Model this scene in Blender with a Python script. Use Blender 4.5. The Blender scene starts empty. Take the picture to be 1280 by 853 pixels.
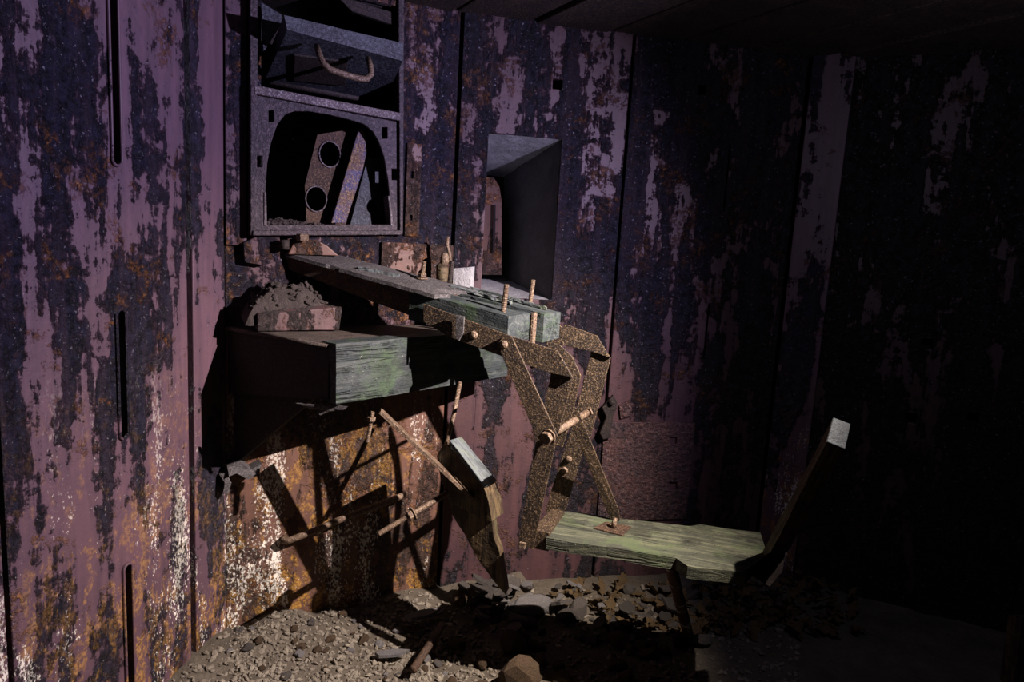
import bpy, bmesh, math, random
from mathutils import Vector, Matrix, noise
from mathutils.geometry import tessellate_polygon

random.seed(7)
sc = bpy.context.scene
col = sc.collection
V = Vector
PI = math.pi

# ------------------------------------------------------------------ camera
FPX = 853.0
pitch, roll = math.radians(8.25), math.radians(3.25)
EYE = V((0, 0, 1.4))
FW = V((0, math.cos(pitch), -math.sin(pitch)))
R0 = V((1, 0, 0))
U0 = R0.cross(FW)
RT = R0 * math.cos(roll) + U0 * math.sin(roll)
UP = RT.cross(FW)
cd = bpy.data.cameras.new('camera')
cd.sensor_width = 36.0
cd.lens = FPX * 36.0 / 1280.0
cd.clip_start = 0.02
cam = bpy.data.objects.new('camera', cd)
col.objects.link(cam)
cam.matrix_world = Matrix(((RT.x, UP.x, -FW.x, EYE.x), (RT.y, UP.y, -FW.y, EYE.y),
                           (RT.z, UP.z, -FW.z, EYE.z), (0, 0, 0, 1)))
sc.camera = cam

# ------------------------------------------------------------------ world, lights, exposure
w = bpy.data.worlds.new('world')
sc.world = w
w.use_nodes = True
w.node_tree.nodes['Background'].inputs[0].default_value = (0.35, 0.40, 0.75, 1)
w.node_tree.nodes['Background'].inputs[1].default_value = 0.01

def spot(name, loc, target, power, color, angle, blend, size):
    ld = bpy.data.lights.new(name, 'SPOT')
    ld.energy = power
    ld.color = color
    ld.spot_size = math.radians(angle)
    ld.spot_blend = blend
    ld.shadow_soft_size = size
    o = bpy.data.objects.new(name, ld)
    col.objects.link(o)
    o.location = loc
    o.rotation_euler = (V(target) - V(loc)).to_track_quat('-Z', 'Y').to_euler()
    return o

TORCH = (1.10, 1.43, 1.84)
spot('torch_beam', TORCH, (-0.52, 2.22, 0.36), 430, (1.0, 0.81, 0.52), 73, 1.0, 0.008)
spot('torch_corona', TORCH, (-0.90, 2.05, 1.05), 225, (0.71, 0.61, 1.0), 116, 1.0, 0.008)
sp_ = bpy.data.lights.new('torch_spill', 'POINT')
sp_.energy = 6.5; sp_.color = (0.75, 0.72, 1.0); sp_.shadow_soft_size = 0.03
so_ = bpy.data.objects.new('torch_spill', sp_); col.objects.link(so_); so_.location = TORCH
sc.view_settings.view_transform = 'Standard'
sc.view_settings.look = 'None'
sc.view_settings.exposure = 0.0
sc.view_settings.gamma = 1.0
sc.view_settings.use_curve_mapping = False

# ------------------------------------------------------------------ geometry helpers
def ray(x, y):
    return FW + RT * ((x - 640) / FPX) + UP * ((426.5 - y) / FPX)

def at_depth(x, y, Y):
    r = ray(x, y)
    return EYE + r * (Y / r.y)

def at_z(x, y, z):
    r = ray(x, y)
    return EYE + r * ((z - EYE.z) / r.z)

class Plane:
    """vertical plane from plan point a to b; n faces the room"""
    def __init__(s, a, b):
        s.a = V((a[0], a[1], 0)); s.b = V((b[0], b[1], 0))
        s.d = (s.b - s.a).normalized()
        s.n = V((s.d.y, -s.d.x, 0))
        s.len = (s.b - s.a).length
    def hit(s, x, y, off=0.0):
        r = ray(x, y)
        t = ((s.a + s.n * off - EYE).dot(s.n)) / r.dot(s.n)
        return EYE + r * t
    def uv(s, x, y, off=0.0):
        p = s.hit(x, y, off)
        return ((p - s.a).dot(s.d), p.z)
    def P(s, u, v, w=0.0):
        return s.a + s.d * u + s.n * w + V((0, 0, v))

def obj(name, bm, mat, parent=None, smooth=False, base=None, bevel=0.0, auto=None):
    bmesh.ops.recalc_face_normals(bm, faces=bm.faces)
    if parent is not None:
        off = parent['_base'] if '_base' in parent else (0, 0, 0)
        off = V(off)
    else:
        if base is None:
            xs = [v.co for v in bm.verts]
            lo = V((min(c.x for c in xs), min(c.y for c in xs), min(c.z for c in xs)))
            hi = V((max(c.x for c in xs), max(c.y for c in xs), max(c.z for c in xs)))
            base = V(((lo.x + hi.x) / 2, (lo.y + hi.y) / 2, lo.z))
        off = V(base)
    for v in bm.verts:
        v.co -= off
    me = bpy.data.meshes.new(name)
    bm.to_mesh(me)
    bm.free()
    if smooth:
        for p in me.polygons:
            p.use_smooth = True
    me.materials.append(mat)
    o = bpy.data.objects.new(name, me)
    col.objects.link(o)
    if parent is not None:
        o.parent = parent
        if parent.type == 'MESH':
            o['_base'] = tuple(off)
    else:
        o.location = off
    o['_base'] = tuple(off)
    if bevel:
        b = o.modifiers.new('bevel', 'BEVEL')
        b.width = bevel; b.segments = 2; b.limit_method = 'ANGLE'
        b.angle_limit = math.radians(35)
    return o

def thing(name, base, label, cat, group=None):
    o = bpy.data.objects.new(name, None)
    o.empty_display_size = 0.05
    col.objects.link(o)
    o.location = base
    o['_base'] = tuple(base)
    o['label'] = label; o['category'] = cat
    if group: o['group'] = group
    return o

def tag(o, label, cat, group=None, kind=None):
    o['label'] = label; o['category'] = cat
    if group: o['group'] = group
    if kind: o['kind'] = kind
    return o

def struct(o):
    o['kind'] = 'structure'
    return o

def prism(bm, pts, vec):
    vec = V(vec)
    a = [bm.verts.new(V(p)) for p in pts]
    b = [bm.verts.new(V(p) + vec) for p in pts]
    n = len(pts)
    tris = tessellate_polygon([[V(p) for p in pts]])
    for t in tris:
        bm.faces.new([a[i] for i in t]); bm.faces.new([b[i] for i in reversed(t)])
    for i in range(n):
        bm.faces.new((a[i], a[(i + 1) % n], b[(i + 1) % n], b[i]))
    bmesh.ops.dissolve_limit(bm, angle_limit=0.002, verts=a + b,
                             edges=list({e for v in a + b for e in v.link_edges}))
    return bm

def hexa(bm, c):
    """8 corners: bottom 0-3 ccw, top 4-7"""
    v = [bm.verts.new(V(p)) for p in c]
    for f in ((0, 3, 2, 1), (4, 5, 6, 7), (0, 1, 5, 4), (1, 2, 6, 5), (2, 3, 7, 6), (3, 0, 4, 7)):
        bm.faces.new([v[i] for i in f])
    return bm

def box(bm, o, ax, ay, az):
    o, ax, ay, az = V(o), V(ax), V(ay), V(az)
    return hexa(bm, [o, o + ax, o + ax + ay, o + ay, o + az, o + ax + az, o + ax + ay + az, o + ay + az])

def tube(bm, path, radii, seg=10, cap=True):
    path = [V(p) for p in path]
    if not isinstance(radii, (list, tuple)): radii = [radii] * len(path)
    rings = []
    up = V((0, 0, 1))
    t0 = (path[1] - path[0]).normalized()
    x = t0.cross(up)
    if x.length < 0.1: x = t0.cross(V((1, 0, 0)))
    x.normalize()
    for i, p in enumerate(path):
        if i == 0: t = path[1] - path[0]
        elif i == len(path) - 1: t = path[-1] - path[-2]
        else: t = (path[i + 1] - path[i]).normalized() + (path[i] - path[i - 1]).normalized()
        t.normalize()
        x = (x - t * x.dot(t)).normalized()
        y = t.cross(x)
        rings.append([bm.verts.new(p + (x * math.cos(2 * PI * k / seg) + y * math.sin(2 * PI * k / seg)) * radii[i]) for k in range(seg)])
    for a, b in zip(rings, rings[1:]):
        for k in range(seg):
            bm.faces.new((a[k], a[(k + 1) % seg], b[(k + 1) % seg], b[k]))
    if cap:
        bm.faces.new(rings[0][::-1]); bm.faces.new(rings[-1])
    return bm

def threaded(bm, a, b, r, pitch=0.004, seg=10):
    a, b = V(a), V(b)
    n = max(6, int((b - a).length / pitch) * 2)
    path = [a.lerp(b, i / n) for i in range(n + 1)]
    rad = [r * (1.0 if i % 2 else 0.84) for i in range(n + 1)]
    return tube(bm, path, rad, seg)

def hexnut(bm, c, axis, r, h):
    c, axis = V(c), V(axis).normalized()
    return tube(bm, [c - axis * h / 2, c - axis * h * 0.38, c + axis * h * 0.38, c + axis * h / 2],
                [r * 0.88, r, r, r * 0.88], 6)

def dome(bm, c, axis, r, h, seg=12):
    c, axis = V(c), V(axis).normalized()
    n = 5
    path = [c + axis * h * math.sin(i / n * PI / 2) for i in range(n)]
    rad = [r * math.cos(i / n * PI / 2) for i in range(n)]
    return tube(bm, [c - axis * 0.004] + path, [r] + rad, seg)

def roughen(bm, size, amp, freq=9.0, seed=0.0):
    """subdivide long edges and push verts about so worn timber / metal is not ruler straight"""
    for _ in range(6):
        e = [e for e in bm.edges if e.calc_length() > size]
        if not e: break
        bmesh.ops.subdivide_edges(bm, edges=e, cuts=1, use_grid_fill=True)
        bmesh.ops.triangulate(bm, faces=[f for f in bm.faces if len(f.verts) > 4])
    for v in bm.verts:
        p = v.co * freq + V((seed, seed * 1.7, -seed))
        v.co += noise.noise_vector(p) * amp + noise.noise_vector(p * 3.1) * amp * 0.4
    return bm

def holed(bm, to3, outer, holes, vec):
    """flat sheet with holes: outer / holes are 2-D loops, to3 maps (u,v)->world, vec = thickness"""
    edges = []
    for loop in [outer] + holes:
        vs = [bm.verts.new(to3(*p)) for p in loop]
        edges += [bm.edges.new((vs[i], vs[(i + 1) % len(vs)])) for i in range(len(vs))]
    r = bmesh.ops.triangle_fill(bm, use_beauty=True, use_dissolve=False, edges=edges)
    fs = [g for g in r['geom'] if isinstance(g, bmesh.types.BMFace)]
    ex = bmesh.ops.extrude_face_region(bm, geom=fs)
    for g in ex['geom']:
        if isinstance(g, bmesh.types.BMVert): g.co += V(vec)
    return bm

def plate(bm, pl, u0, u1, v0, v1, w, th, holes=()):
    """sheet in plane pl with rectangular holes, front at w, back at w-th"""
    us = sorted({u0, u1} | {min(max(x, u0), u1) for h in holes for x in h[:2]})
    vs = sorted({v0, v1} | {min(max(x, v0), v1) for h in holes for x in h[2:]})
    def solid(i, j):
        if i < 0 or j < 0 or i >= len(us) - 1 or j >= len(vs) - 1: return False
        cu, cv = (us[i] + us[i + 1]) / 2, (vs[j] + vs[j + 1]) / 2
        return not any(h[0] < cu < h[1] and h[2] < cv < h[3] for h in holes)
    cache = {}
    def vert(i, j, k):
        if (i, j, k) not in cache:
            cache[(i, j, k)] = bm.verts.new(pl.P(us[i], vs[j], w if k else w - th))
        return cache[(i, j, k)]
    for i in range(len(us) - 1):
        for j in range(len(vs) - 1):
            if not solid(i, j): continue
            for k in (0, 1):
                bm.faces.new([vert(i, j, k), vert(i + 1, j, k), vert(i + 1, j + 1, k), vert(i, j + 1, k)])
            if not solid(i - 1, j): bm.faces.new([vert(i, j, 0), vert(i, j, 1), vert(i, j + 1, 1), vert(i, j + 1, 0)])
            if not solid(i + 1, j): bm.faces.new([vert(i + 1, j, 0), vert(i + 1, j, 1), vert(i + 1, j + 1, 1), vert(i + 1, j + 1, 0)])
            if not solid(i, j - 1): bm.faces.new([vert(i, j, 0), vert(i, j, 1), vert(i + 1, j, 1), vert(i + 1, j, 0)])
            if not solid(i, j + 1): bm.faces.new([vert(i, j + 1, 0), vert(i, j + 1, 1), vert(i + 1, j + 1, 1), vert(i + 1, j + 1, 0)])
    return bm

NB = bmesh.new
def _ico():
    b = bmesh.new(); bmesh.ops.create_icosphere(b, subdivisions=1, radius=1.0)
    b.verts.ensure_lookup_table()
    v = [x.co.copy() for x in b.verts]; f = [[q.index for q in x.verts] for x in b.faces]; b.free()
    return v, f
ICO_V, ICO_F = _ico()
def add_ico(bm, m):
    vs = [bm.verts.new(m @ c) for c in ICO_V]
    for f in ICO_F: bm.faces.new([vs[i] for i in f])

# ------------------------------------------------------------------ materials
class NT:
    def __init__(s, name):
        s.m = bpy.data.materials.new(name); s.m.use_nodes = True
        s.t = s.m.node_tree; s.n = s.t.nodes; s.l = s.t.links
        s.b = s.n['Principled BSDF']
    def node(s, ty, **k):
        n = s.n.new(ty)
        for a, v in k.items(): setattr(n, a, v)
        return n
    def link(s, a, b): s.l.new(a, b)
    def coords(s, kind='pos', scale=(1, 1, 1)):
        if kind == 'pos':
            src = s.node('ShaderNodeNewGeometry').outputs['Position']
        else:
            tc = s.node('ShaderNodeTexCoord'); oi = s.node('ShaderNodeObjectInfo')
            add = s.node('ShaderNodeVectorMath', operation='ADD')
            mul = s.node('ShaderNodeMath', operation='MULTIPLY'); mul.inputs[1].default_value = 37.0
            s.link(oi.outputs['Random'], mul.inputs[0])
            s.link(tc.outputs['Object'], add.inputs[0]); s.link(mul.outputs[0], add.inputs[1])
            src = add.outputs[0]
        mp = s.node('ShaderNodeMapping'); mp.inputs['Scale'].default_value = scale
        s.link(src, mp.inputs[0])
        return mp.outputs[0]
    def noise(s, vec, scale, detail=6, rough=0.6, dist=0.0):
        n = s.node('ShaderNodeTexNoise')
        n.inputs['Scale'].default_value = scale; n.inputs['Detail'].default_value = detail
        n.inputs['Roughness'].default_value = rough; n.inputs['Distortion'].default_value = dist
        s.link(vec, n.inputs['Vector'])
        return n.outputs['Fac']
    def ramp(s, fac, *stops):
        r = s.node('ShaderNodeValToRGB'); e = r.color_ramp.elements
        while len(e) < len(stops): e.new(0.5)
        for el, (p, c) in zip(e, stops):
            el.position = p
            el.color = (c, c, c, 1) if isinstance(c, (int, float)) else (*c, 1)
        s.link(fac, r.inputs[0])
        return r.outputs[0]
    def mix(s, fac, a, b, mode='MIX'):
        m = s.node('ShaderNodeMixRGB', blend_type=mode)
        for i, x in ((0, fac), (1, a), (2, b)):
            if isinstance(x, (int, float)): m.inputs[i].default_value = x if i == 0 else (x, x, x, 1)
            elif isinstance(x, tuple): m.inputs[i].default_value = (*x, 1)
            else: s.link(x, m.inputs[i])
        return m.outputs[0]
    def math(s, op, a, b):
        m = s.node('ShaderNodeMath', operation=op)
        for i, x in ((0, a), (1, b)):
            if isinstance(x, (int, float)): m.inputs[i].default_value = x
            else: s.link(x, m.inputs[i])
        return m.outputs[0]
    def bump(s, h, strength, dist):
        b = s.node('ShaderNodeBump'); b.inputs['Strength'].default_value = strength
        b.inputs['Distance'].default_value = dist
        s.link(h, b.inputs['Height']); s.link(b.outputs[0], s.b.inputs['Normal'])
    def done(s, color, rough=0.6, metallic=0.0, spec=0.5):
        if isinstance(color, tuple): s.b.inputs['Base Color'].default_value = (*color, 1)
        else: s.link(color, s.b.inputs['Base Color'])
        if isinstance(rough, (int, float)): s.b.inputs['Roughness'].default_value = rough
        else: s.link(rough, s.b.inputs['Roughness'])
        s.b.inputs['Metallic'].default_value = metallic
        s.b.inputs['Specular IOR Level'].default_value = spec
        return s.m

def wall_paint(name, paint, dark, rust, cover=0.5, rusty=0.6, fleck=0.0, low=(0.2, 1.0), scale=1.0, yellow=1.0, keep=0.0):
    """old wall paint flaking off steel: streaked paint, blue-black corrosion, rust spots, pale lime flecks low down"""
    t = NT(name)
    st = t.coords('pos', (5.2 * scale, 5.2 * scale, 1.15 * scale))
    iso = t.coords('pos', (1, 1, 1))
    run = t.coords('pos', (30 * scale, 30 * scale, 2.2 * scale))
    n_big = t.noise(st, 1.5, 5, 0.55, 0.35)
    n_run = t.noise(run, 1.0, 4, 0.6, 0.3)
    n_mid = t.noise(iso, 17 * scale, 8, 0.70, 0.25)
    n_fine = t.noise(iso, 95 * scale, 5, 0.7)
    m = t.math('ADD', t.math('MULTIPLY', n_big, 0.54), t.math('ADD', t.math('MULTIPLY', n_mid, 0.30), t.math('MULTIPLY', n_run, 0.16)))
    if keep:      # paint survives better on the lower plates
        g_ = t.node('ShaderNodeNewGeometry'); x_ = t.node('ShaderNodeSeparateXYZ'); t.link(g_.outputs['Position'], x_.inputs[0])
        r_ = t.node('ShaderNodeMapRange'); r_.inputs[1].default_value = 1.30; r_.inputs[2].default_value = 0.80
        t.link(t.math('ADD', x_.outputs['Z'], t.math('MULTIPLY', t.math('SUBTRACT', n_big, 0.5), 1.2)), r_.inputs[0])
        m = t.math('SUBTRACT', m, t.math('MULTIPLY', r_.outputs[0], keep))
    flake = t.ramp(m, (cover - 0.012, 0.0), (cover + 0.016, 1.0))
    soft = t.ramp(m, (cover - 0.08, 0.0), (cover + 0.01, 0.75))
    # paint, with runs and stains
    pv = t.mix(t.ramp(n_run, (0.35, 0.0), (0.7, 0.75)), paint, tuple(c * 0.58 for c in paint))
    pv = t.mix(soft, pv, tuple(0.45 * p + 0.55 * d for p, d in zip(paint, dark)))
    pv = t.mix(t.ramp(n_fine, (0.62, 0.0), (0.70, 0.7)), pv, tuple(c * 0.4 for c in paint))
    # corroded steel: blue-black with pits and lighter grains
    blis = t.noise(iso, 34 * scale, 7, 0.72, 0.3)
    dv = t.mix(t.ramp(blis, (0.44, 0.0), (0.56, 1.0)), dark, tuple(c * 0.18 for c in dark))
    dv = t.mix(t.ramp(n_run, (0.48, 0.0), (0.66, 0.7)), dv, tuple(min(1, 0.6 * d + 0.22 * p) for p, d in zip(paint, dark)))
    dv = t.mix(t.ramp(blis, (0.60, 0.0), (0.66, 0.9)), dv, tuple(min(1, 1.2 * d + 0.30 * p) for p, d in zip(paint, dark)))
    glint = t.ramp(t.noise(iso, 105 * scale, 4, 0.68), (0.635, 0.0), (0.67, 1.0))  # glints painted as pale spots in the corroded colour
    dv = t.mix(glint, dv, (0.20, 0.19, 0.23))
    c = t.mix(flake, pv, dv)
    # rust blooms
    rn = t.noise(iso, 7.5 * scale, 8, 0.70, 0.4)
    rf = t.noise(iso, 60 * scale, 5, 0.7)
    rmask = t.math('MULTIPLY', t.ramp(rn, (0.64 - 0.16 * rusty, 0.0), (0.74 - 0.16 * rusty, 1.0)), t.ramp(rf, (0.47, 0.0), (0.56, 1.0)))
    rcol = t.mix(t.ramp(n_fine, (0.4, 0.0), (0.62, 1.0)), (rust[0] * 0.35, rust[1] * 0.30, rust[2] * 0.3), rust)
    c = t.mix(rmask, c, rcol)
    # scattered pale grains everywhere
    gr = t.math('MULTIPLY', t.ramp(t.noise(iso, 210, 2, 0.5), (0.735, 0.0), (0.76, 1.0)), t.ramp(n_mid, (0.45, 0.0), (0.6, 1.0)))
    c = t.mix(gr, c, (0.42, 0.40, 0.44))
    if fleck > 0:
        pos = t.node('ShaderNodeNewGeometry'); sx = t.node('ShaderNodeSeparateXYZ')
        t.link(pos.outputs['Position'], sx.inputs[0])
        zz = t.node('ShaderNodeMapRange'); zz.inputs[1].default_value = low[1]; zz.inputs[2].default_value = low[0]
        t.link(sx.outputs['Z'], zz.inputs[0])
        zf = zz.outputs[0]
        fv = t.coords('pos', (1, 1, 0.6))
        f1 = t.noise(fv, 130, 6, 0.70, 0.3)
        f2 = t.noise(t.coords('pos', (4.5, 4.5, 1.0)), 2.1, 3, 0.55)
        s_ = t.math('ADD', f1, t.math('MULTIPLY', t.math('SUBTRACT', f2, 0.5), 1.05))
        fm = t.math('MULTIPLY', t.ramp(s_, (0.70 - 0.06 * fleck, 0.0), (0.73 - 0.06 * fleck, 1.0)), zf)
        y1 = t.noise(fv, 34, 6, 0.7, 0.4); y2 = t.noise(iso, 5.5, 3, 0.5)
        yel = t.ramp(t.math('ADD', y1, t.math('MULTIPLY', t.math('SUBTRACT', y2, 0.5), 0.55)), (0.53, 0.0), (0.60, 1.0))
        yel = t.math('MULTIPLY', t.math('MULTIPLY', yel, zf), 0.85 * yellow)
        c = t.mix(yel, c, t.mix(t.ramp(n_fine, (0.4, 0.0), (0.6, 1.0)), (0.10, 0.045, 0.016), (0.46, 0.25, 0.05)))
        c = t.mix(fm, c, (0.80, 0.78, 0.70))
    rel = t.math('MULTIPLY', t.math('ADD', flake, 0.08), t.math('ADD', t.math('MULTIPLY', n_fine, 0.45), t.math('MULTIPLY', blis, 1.5)))
    h = t.math('ADD', t.math('MULTIPLY', flake, -0.45), rel)
    h = t.math('ADD', h, t.math('MULTIPLY', rmask, 0.35))
    t.bump(h, 1.0, 0.015)
    ro = t.mix(flake, 0.55, t.ramp(n_fine, (0.35, 0.30), (0.65, 0.60)))
    return t.done(c, ro, 0.0, 0.42)

def rust_metal(name, base, dark, light, rough=0.62, kind='obj', fscale=1.0, bumpd=0.004, spec=0.4):
    t = NT(name)
    v = t.coords(kind)
    a = t.noise(v, 16 * fscale, 8, 0.7, 0.3)
    b = t.noise(v, 170 * fscale, 4, 0.7)
    c = t.mix(t.ramp(a, (0.38, 0.0), (0.62, 1.0)), base, dark)
    c = t.mix(t.ramp(b, (0.52, 0.0), (0.68, 1.0)), c, light)
    c = t.mix(t.ramp(b, (0.30, 1.0), (0.46, 0.0)), c, tuple(x * 0.35 for x in dark))
    t.bump(t.math('ADD', b, t.math('MULTIPLY', a, 0.5)), 0.9, bumpd)
    return t.done(c, rough, 0.15, spec)

def timber(name, base, dark, green, axis=0, grain=1.0, pale=(0.42, 0.44, 0.36)):
    t = NT(name)
    s = [26.0, 26.0, 26.0]; s[axis] = 1.6
    v = t.coords('obj', tuple(x * grain for x in s))
    s2 = [38.0, 38.0, 38.0]; s2[axis] = 1.3
    v2 = t.coords('obj', tuple(x * grain for x in s2))
    iso = t.coords('obj')
    g = t.noise(v, 1.6, 7, 0.62, 1.0)
    k = t.noise(v2, 1.0, 3, 0.5, 0.8)
    patch = t.noise(iso, 9, 6, 0.68, 0.6)
    f = t.noise(iso, 150, 4, 0.6)
    blot = t.noise(iso, 30, 5, 0.7)
    c = t.mix(t.ramp(g, (0.38, 0.0), (0.56, 1.0)), base, dark)
    c = t.mix(t.ramp(patch, (0.50, 0.0), (0.62, 0.8)), c, green)
    c = t.mix(t.ramp(t.noise(iso, 6.5, 5, 0.7), (0.50, 0.0), (0.60, 0.75)), c, tuple(x * 0.45 for x in dark))
    crack = t.ramp(k, (0.455, 0.0), (0.485, 1.0), (0.50, 1.0), (0.53, 0.0))
    crack = t.math('MULTIPLY', crack, t.ramp(t.noise(iso, 12, 4), (0.48, 0.0), (0.58, 1.0)))
    c = t.mix(t.math('MULTIPLY', crack, 0.55), c, tuple(x * 0.22 for x in dark))
    c = t.mix(t.ramp(f, (0.68, 0.0), (0.74, 0.5)), c, pale)
    h = t.math('ADD', t.math('MULTIPLY', g, 0.8), t.math('ADD', t.math('MULTIPLY', f, 0.35), t.math('MULTIPLY', crack, -0.9)))
    t.bump(h, 0.9, 0.006)
    return t.done(c, 0.66, 0.0, 0.35)

def stone_mat(name, a, b, sc_=18, kind='obj'):
    t = NT(name)
    v = t.coords(kind)
    n = t.noise(v, sc_, 8, 0.68)
    f = t.noise(v, sc_ * 7, 5, 0.7)
    oi = t.node('ShaderNodeObjectInfo')
    c = t.mix(t.ramp(n, (0.35, 0.0), (0.68, 1.0)), a, b)
    c = t.mix(t.math('MULTIPLY', oi.outputs['Random'], 0.65), c, tuple(x * 0.32 for x in a))
    c = t.mix(t.ramp(f, (0.30, 0.8), (0.48, 0.0)), c, tuple(x * 0.3 for x in a))
    t.bump(t.math('ADD', n, t.math('MULTIPLY', f, 0.7)), 0.9, 0.012)
    return t.done(c, 0.9, 0.0, 0.2)

M = {}
M['mauve'] = wall_paint('mauve_wall_paint', (0.102, 0.055, 0.074), (0.013, 0.0125, 0.030), (0.26, 0.115, 0.04), 0.498, 0.45, 0.75, (0.10, 1.05), yellow=0.7, keep=0.030)
M['mauve_clean'] = wall_paint('mauve_strip_paint', (0.104, 0.056, 0.076), (0.024, 0.022, 0.042), (0.22, 0.10, 0.04), 0.535, 0.3, 0.6, (0.05, 0.9), yellow=0.8)
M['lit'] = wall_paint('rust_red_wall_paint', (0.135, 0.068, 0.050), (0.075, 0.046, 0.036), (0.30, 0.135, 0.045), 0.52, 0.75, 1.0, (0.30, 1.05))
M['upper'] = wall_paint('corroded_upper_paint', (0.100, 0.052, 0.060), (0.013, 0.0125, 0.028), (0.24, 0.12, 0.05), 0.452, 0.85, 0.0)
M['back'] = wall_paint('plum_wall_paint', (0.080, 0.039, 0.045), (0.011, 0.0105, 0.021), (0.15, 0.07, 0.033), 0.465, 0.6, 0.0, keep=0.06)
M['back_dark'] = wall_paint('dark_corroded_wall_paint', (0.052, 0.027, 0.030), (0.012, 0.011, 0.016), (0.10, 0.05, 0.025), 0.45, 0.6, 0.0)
M['backing'] = rust_metal('black_wall_backing', (0.012, 0.009, 0.010), (0.006, 0.005, 0.006), (0.02, 0.014, 0.012), 0.8, 'pos')
M['patch'] = rust_metal('blistered_patch', (0.085, 0.038, 0.038), (0.026, 0.015, 0.022), (0.16, 0.085, 0.08), 0.32, 'pos', 0.4, 0.018, 0.7)
M['ceil'] = rust_metal('sooty_ceiling', (0.040, 0.026, 0.020), (0.016, 0.012, 0.010), (0.09, 0.055, 0.03), 0.8, 'pos', 0.6, 0.008)
M['hatch'] = rust_metal('plum_hatch_metal', (0.033, 0.021, 0.026), (0.012, 0.008, 0.011), (0.085, 0.062, 0.072), 0.5, 'obj', 0.6, 0.004, 0.4)
M['hatch_rail'] = rust_metal('pale_worn_rail', (0.13, 0.10, 0.10), (0.06, 0.045, 0.05), (0.30, 0.28, 0.30), 0.5)
M['lid'] = rust_metal('slate_lid', (0.038, 0.044, 0.056), (0.016, 0.018, 0.024), (0.08, 0.09, 0.11), 0.55, 'obj', 0.6)
M['handle'] = rust_metal('worn_handle', (0.17, 0.12, 0.075), (0.07, 0.045, 0.03), (0.30, 0.24, 0.17), 0.42)
M['blue'] = rust_metal('blue_blade', (0.045, 0.055, 0.15), (0.10, 0.055, 0.03), (0.30, 0.20, 0.08), 0.5, 'obj', 0.8)
M['brown'] = rust_metal('brown_rust', (0.075, 0.042, 0.026), (0.028, 0.016, 0.012), (0.17, 0.105, 0.06), 0.65)
M['iron'] = rust_metal('speckled_rusty_iron', (0.052, 0.034, 0.020), (0.014, 0.010, 0.008), (0.26, 0.18, 0.105), 0.5, 'obj', 1.05)
M['bolt'] = rust_metal('rusty_bolt', (0.165, 0.115, 0.078), (0.075, 0.046, 0.030), (0.36, 0.28, 0.20), 0.5)
M['darkiron'] = rust_metal('dark_iron', (0.028, 0.020, 0.018), (0.012, 0.009, 0.009), (0.06, 0.045, 0.04), 0.65)
M['shelf'] = rust_metal('dusty_shelf_steel', (0.085, 0.065, 0.055), (0.035, 0.025, 0.022), (0.15, 0.13, 0.12), 0.75)
M['beamtop'] = rust_metal('dusty_grey_steel', (0.090, 0.085, 0.090), (0.045, 0.040, 0.042), (0.17, 0.165, 0.17), 0.7)
M['wood_green'] = timber('green_grey_timber', (0.058, 0.070, 0.070), (0.020, 0.028, 0.032), (0.034, 0.062, 0.030), 0)
M['wood_seat'] = timber('mossy_seat_timber', (0.105, 0.112, 0.075), (0.042, 0.048, 0.036), (0.062, 0.086, 0.042), 0)
M['wood_brown'] = timber('brown_split_timber', (0.130, 0.090, 0.045), (0.036, 0.025, 0.014), (0.095, 0.090, 0.045), 0)
M['wood_face'] = timber('blue_grey_cut_timber', (0.15, 0.175, 0.19), (0.095, 0.115, 0.12), (0.15, 0.18, 0.13), 0)
M['concrete'] = stone_mat('grey_concrete', (0.55, 0.56, 0.58), (0.30, 0.30, 0.31), 12)
M['endgrain'] = stone_mat('blue_lit_end_grain', (0.085, 0.10, 0.115), (0.05, 0.056, 0.065), 22)  # bluish light on the post's top end put into this colour
M['cheek'] = stone_mat('shaded_concrete', (0.17, 0.165, 0.165), (0.08, 0.075, 0.075), 12)  # same concrete, the right cheek's shade put into its colour
M['stone'] = stone_mat('grey_rubble', (0.19, 0.175, 0.165), (0.08, 0.072, 0.066))
M['pale'] = stone_mat('pale_rubble', (0.40, 0.39, 0.40), (0.18, 0.17, 0.17))
M['brownstone'] = stone_mat('brown_rubble', (0.17, 0.12, 0.075), (0.07, 0.045, 0.03))
M['leaf'] = stone_mat('dry_leaf', (0.30, 0.21, 0.11), (0.15, 0.10, 0.05), 30)
M['dirt'] = stone_mat('floor_dirt', (0.20, 0.175, 0.14), (0.075, 0.060, 0.045), 9, 'pos')
M['grit'] = stone_mat('floor_grit', (0.42, 0.38, 0.31), (0.11, 0.09, 0.07), 14, 'pos')
M['debris'] = stone_mat('dusty_debris', (0.12, 0.10, 0.095), (0.045, 0.036, 0.034), 40, 'pos')
M['block'] = wall_paint('pink_block_paint', (0.105, 0.058, 0.062), (0.060, 0.048, 0.046), (0.22, 0.12, 0.06), 0.50, 0.5, 0.0, scale=2.0)
def pipe_mat():
    t = NT('rusty_pipe_with_peeling_white_paint')
    v = t.coords('obj', (1, 1, 0.35))
    n = t.noise(v, 26, 6, 0.6, 0.6); f = t.noise(t.coords('obj'), 90, 4)
    c = t.mix(t.ramp(f, (0.4, 0.0), (0.65, 1.0)), (0.11, 0.055, 0.03), (0.04, 0.025, 0.018))
    c = t.mix(t.ramp(n, (0.57, 0.0), (0.61, 1.0)), c, (0.45, 0.47, 0.48))
    t.bump(n, 0.7, 0.004)
    return t.done(c, 0.6)
M['pipe'] = pipe_mat()

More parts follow.
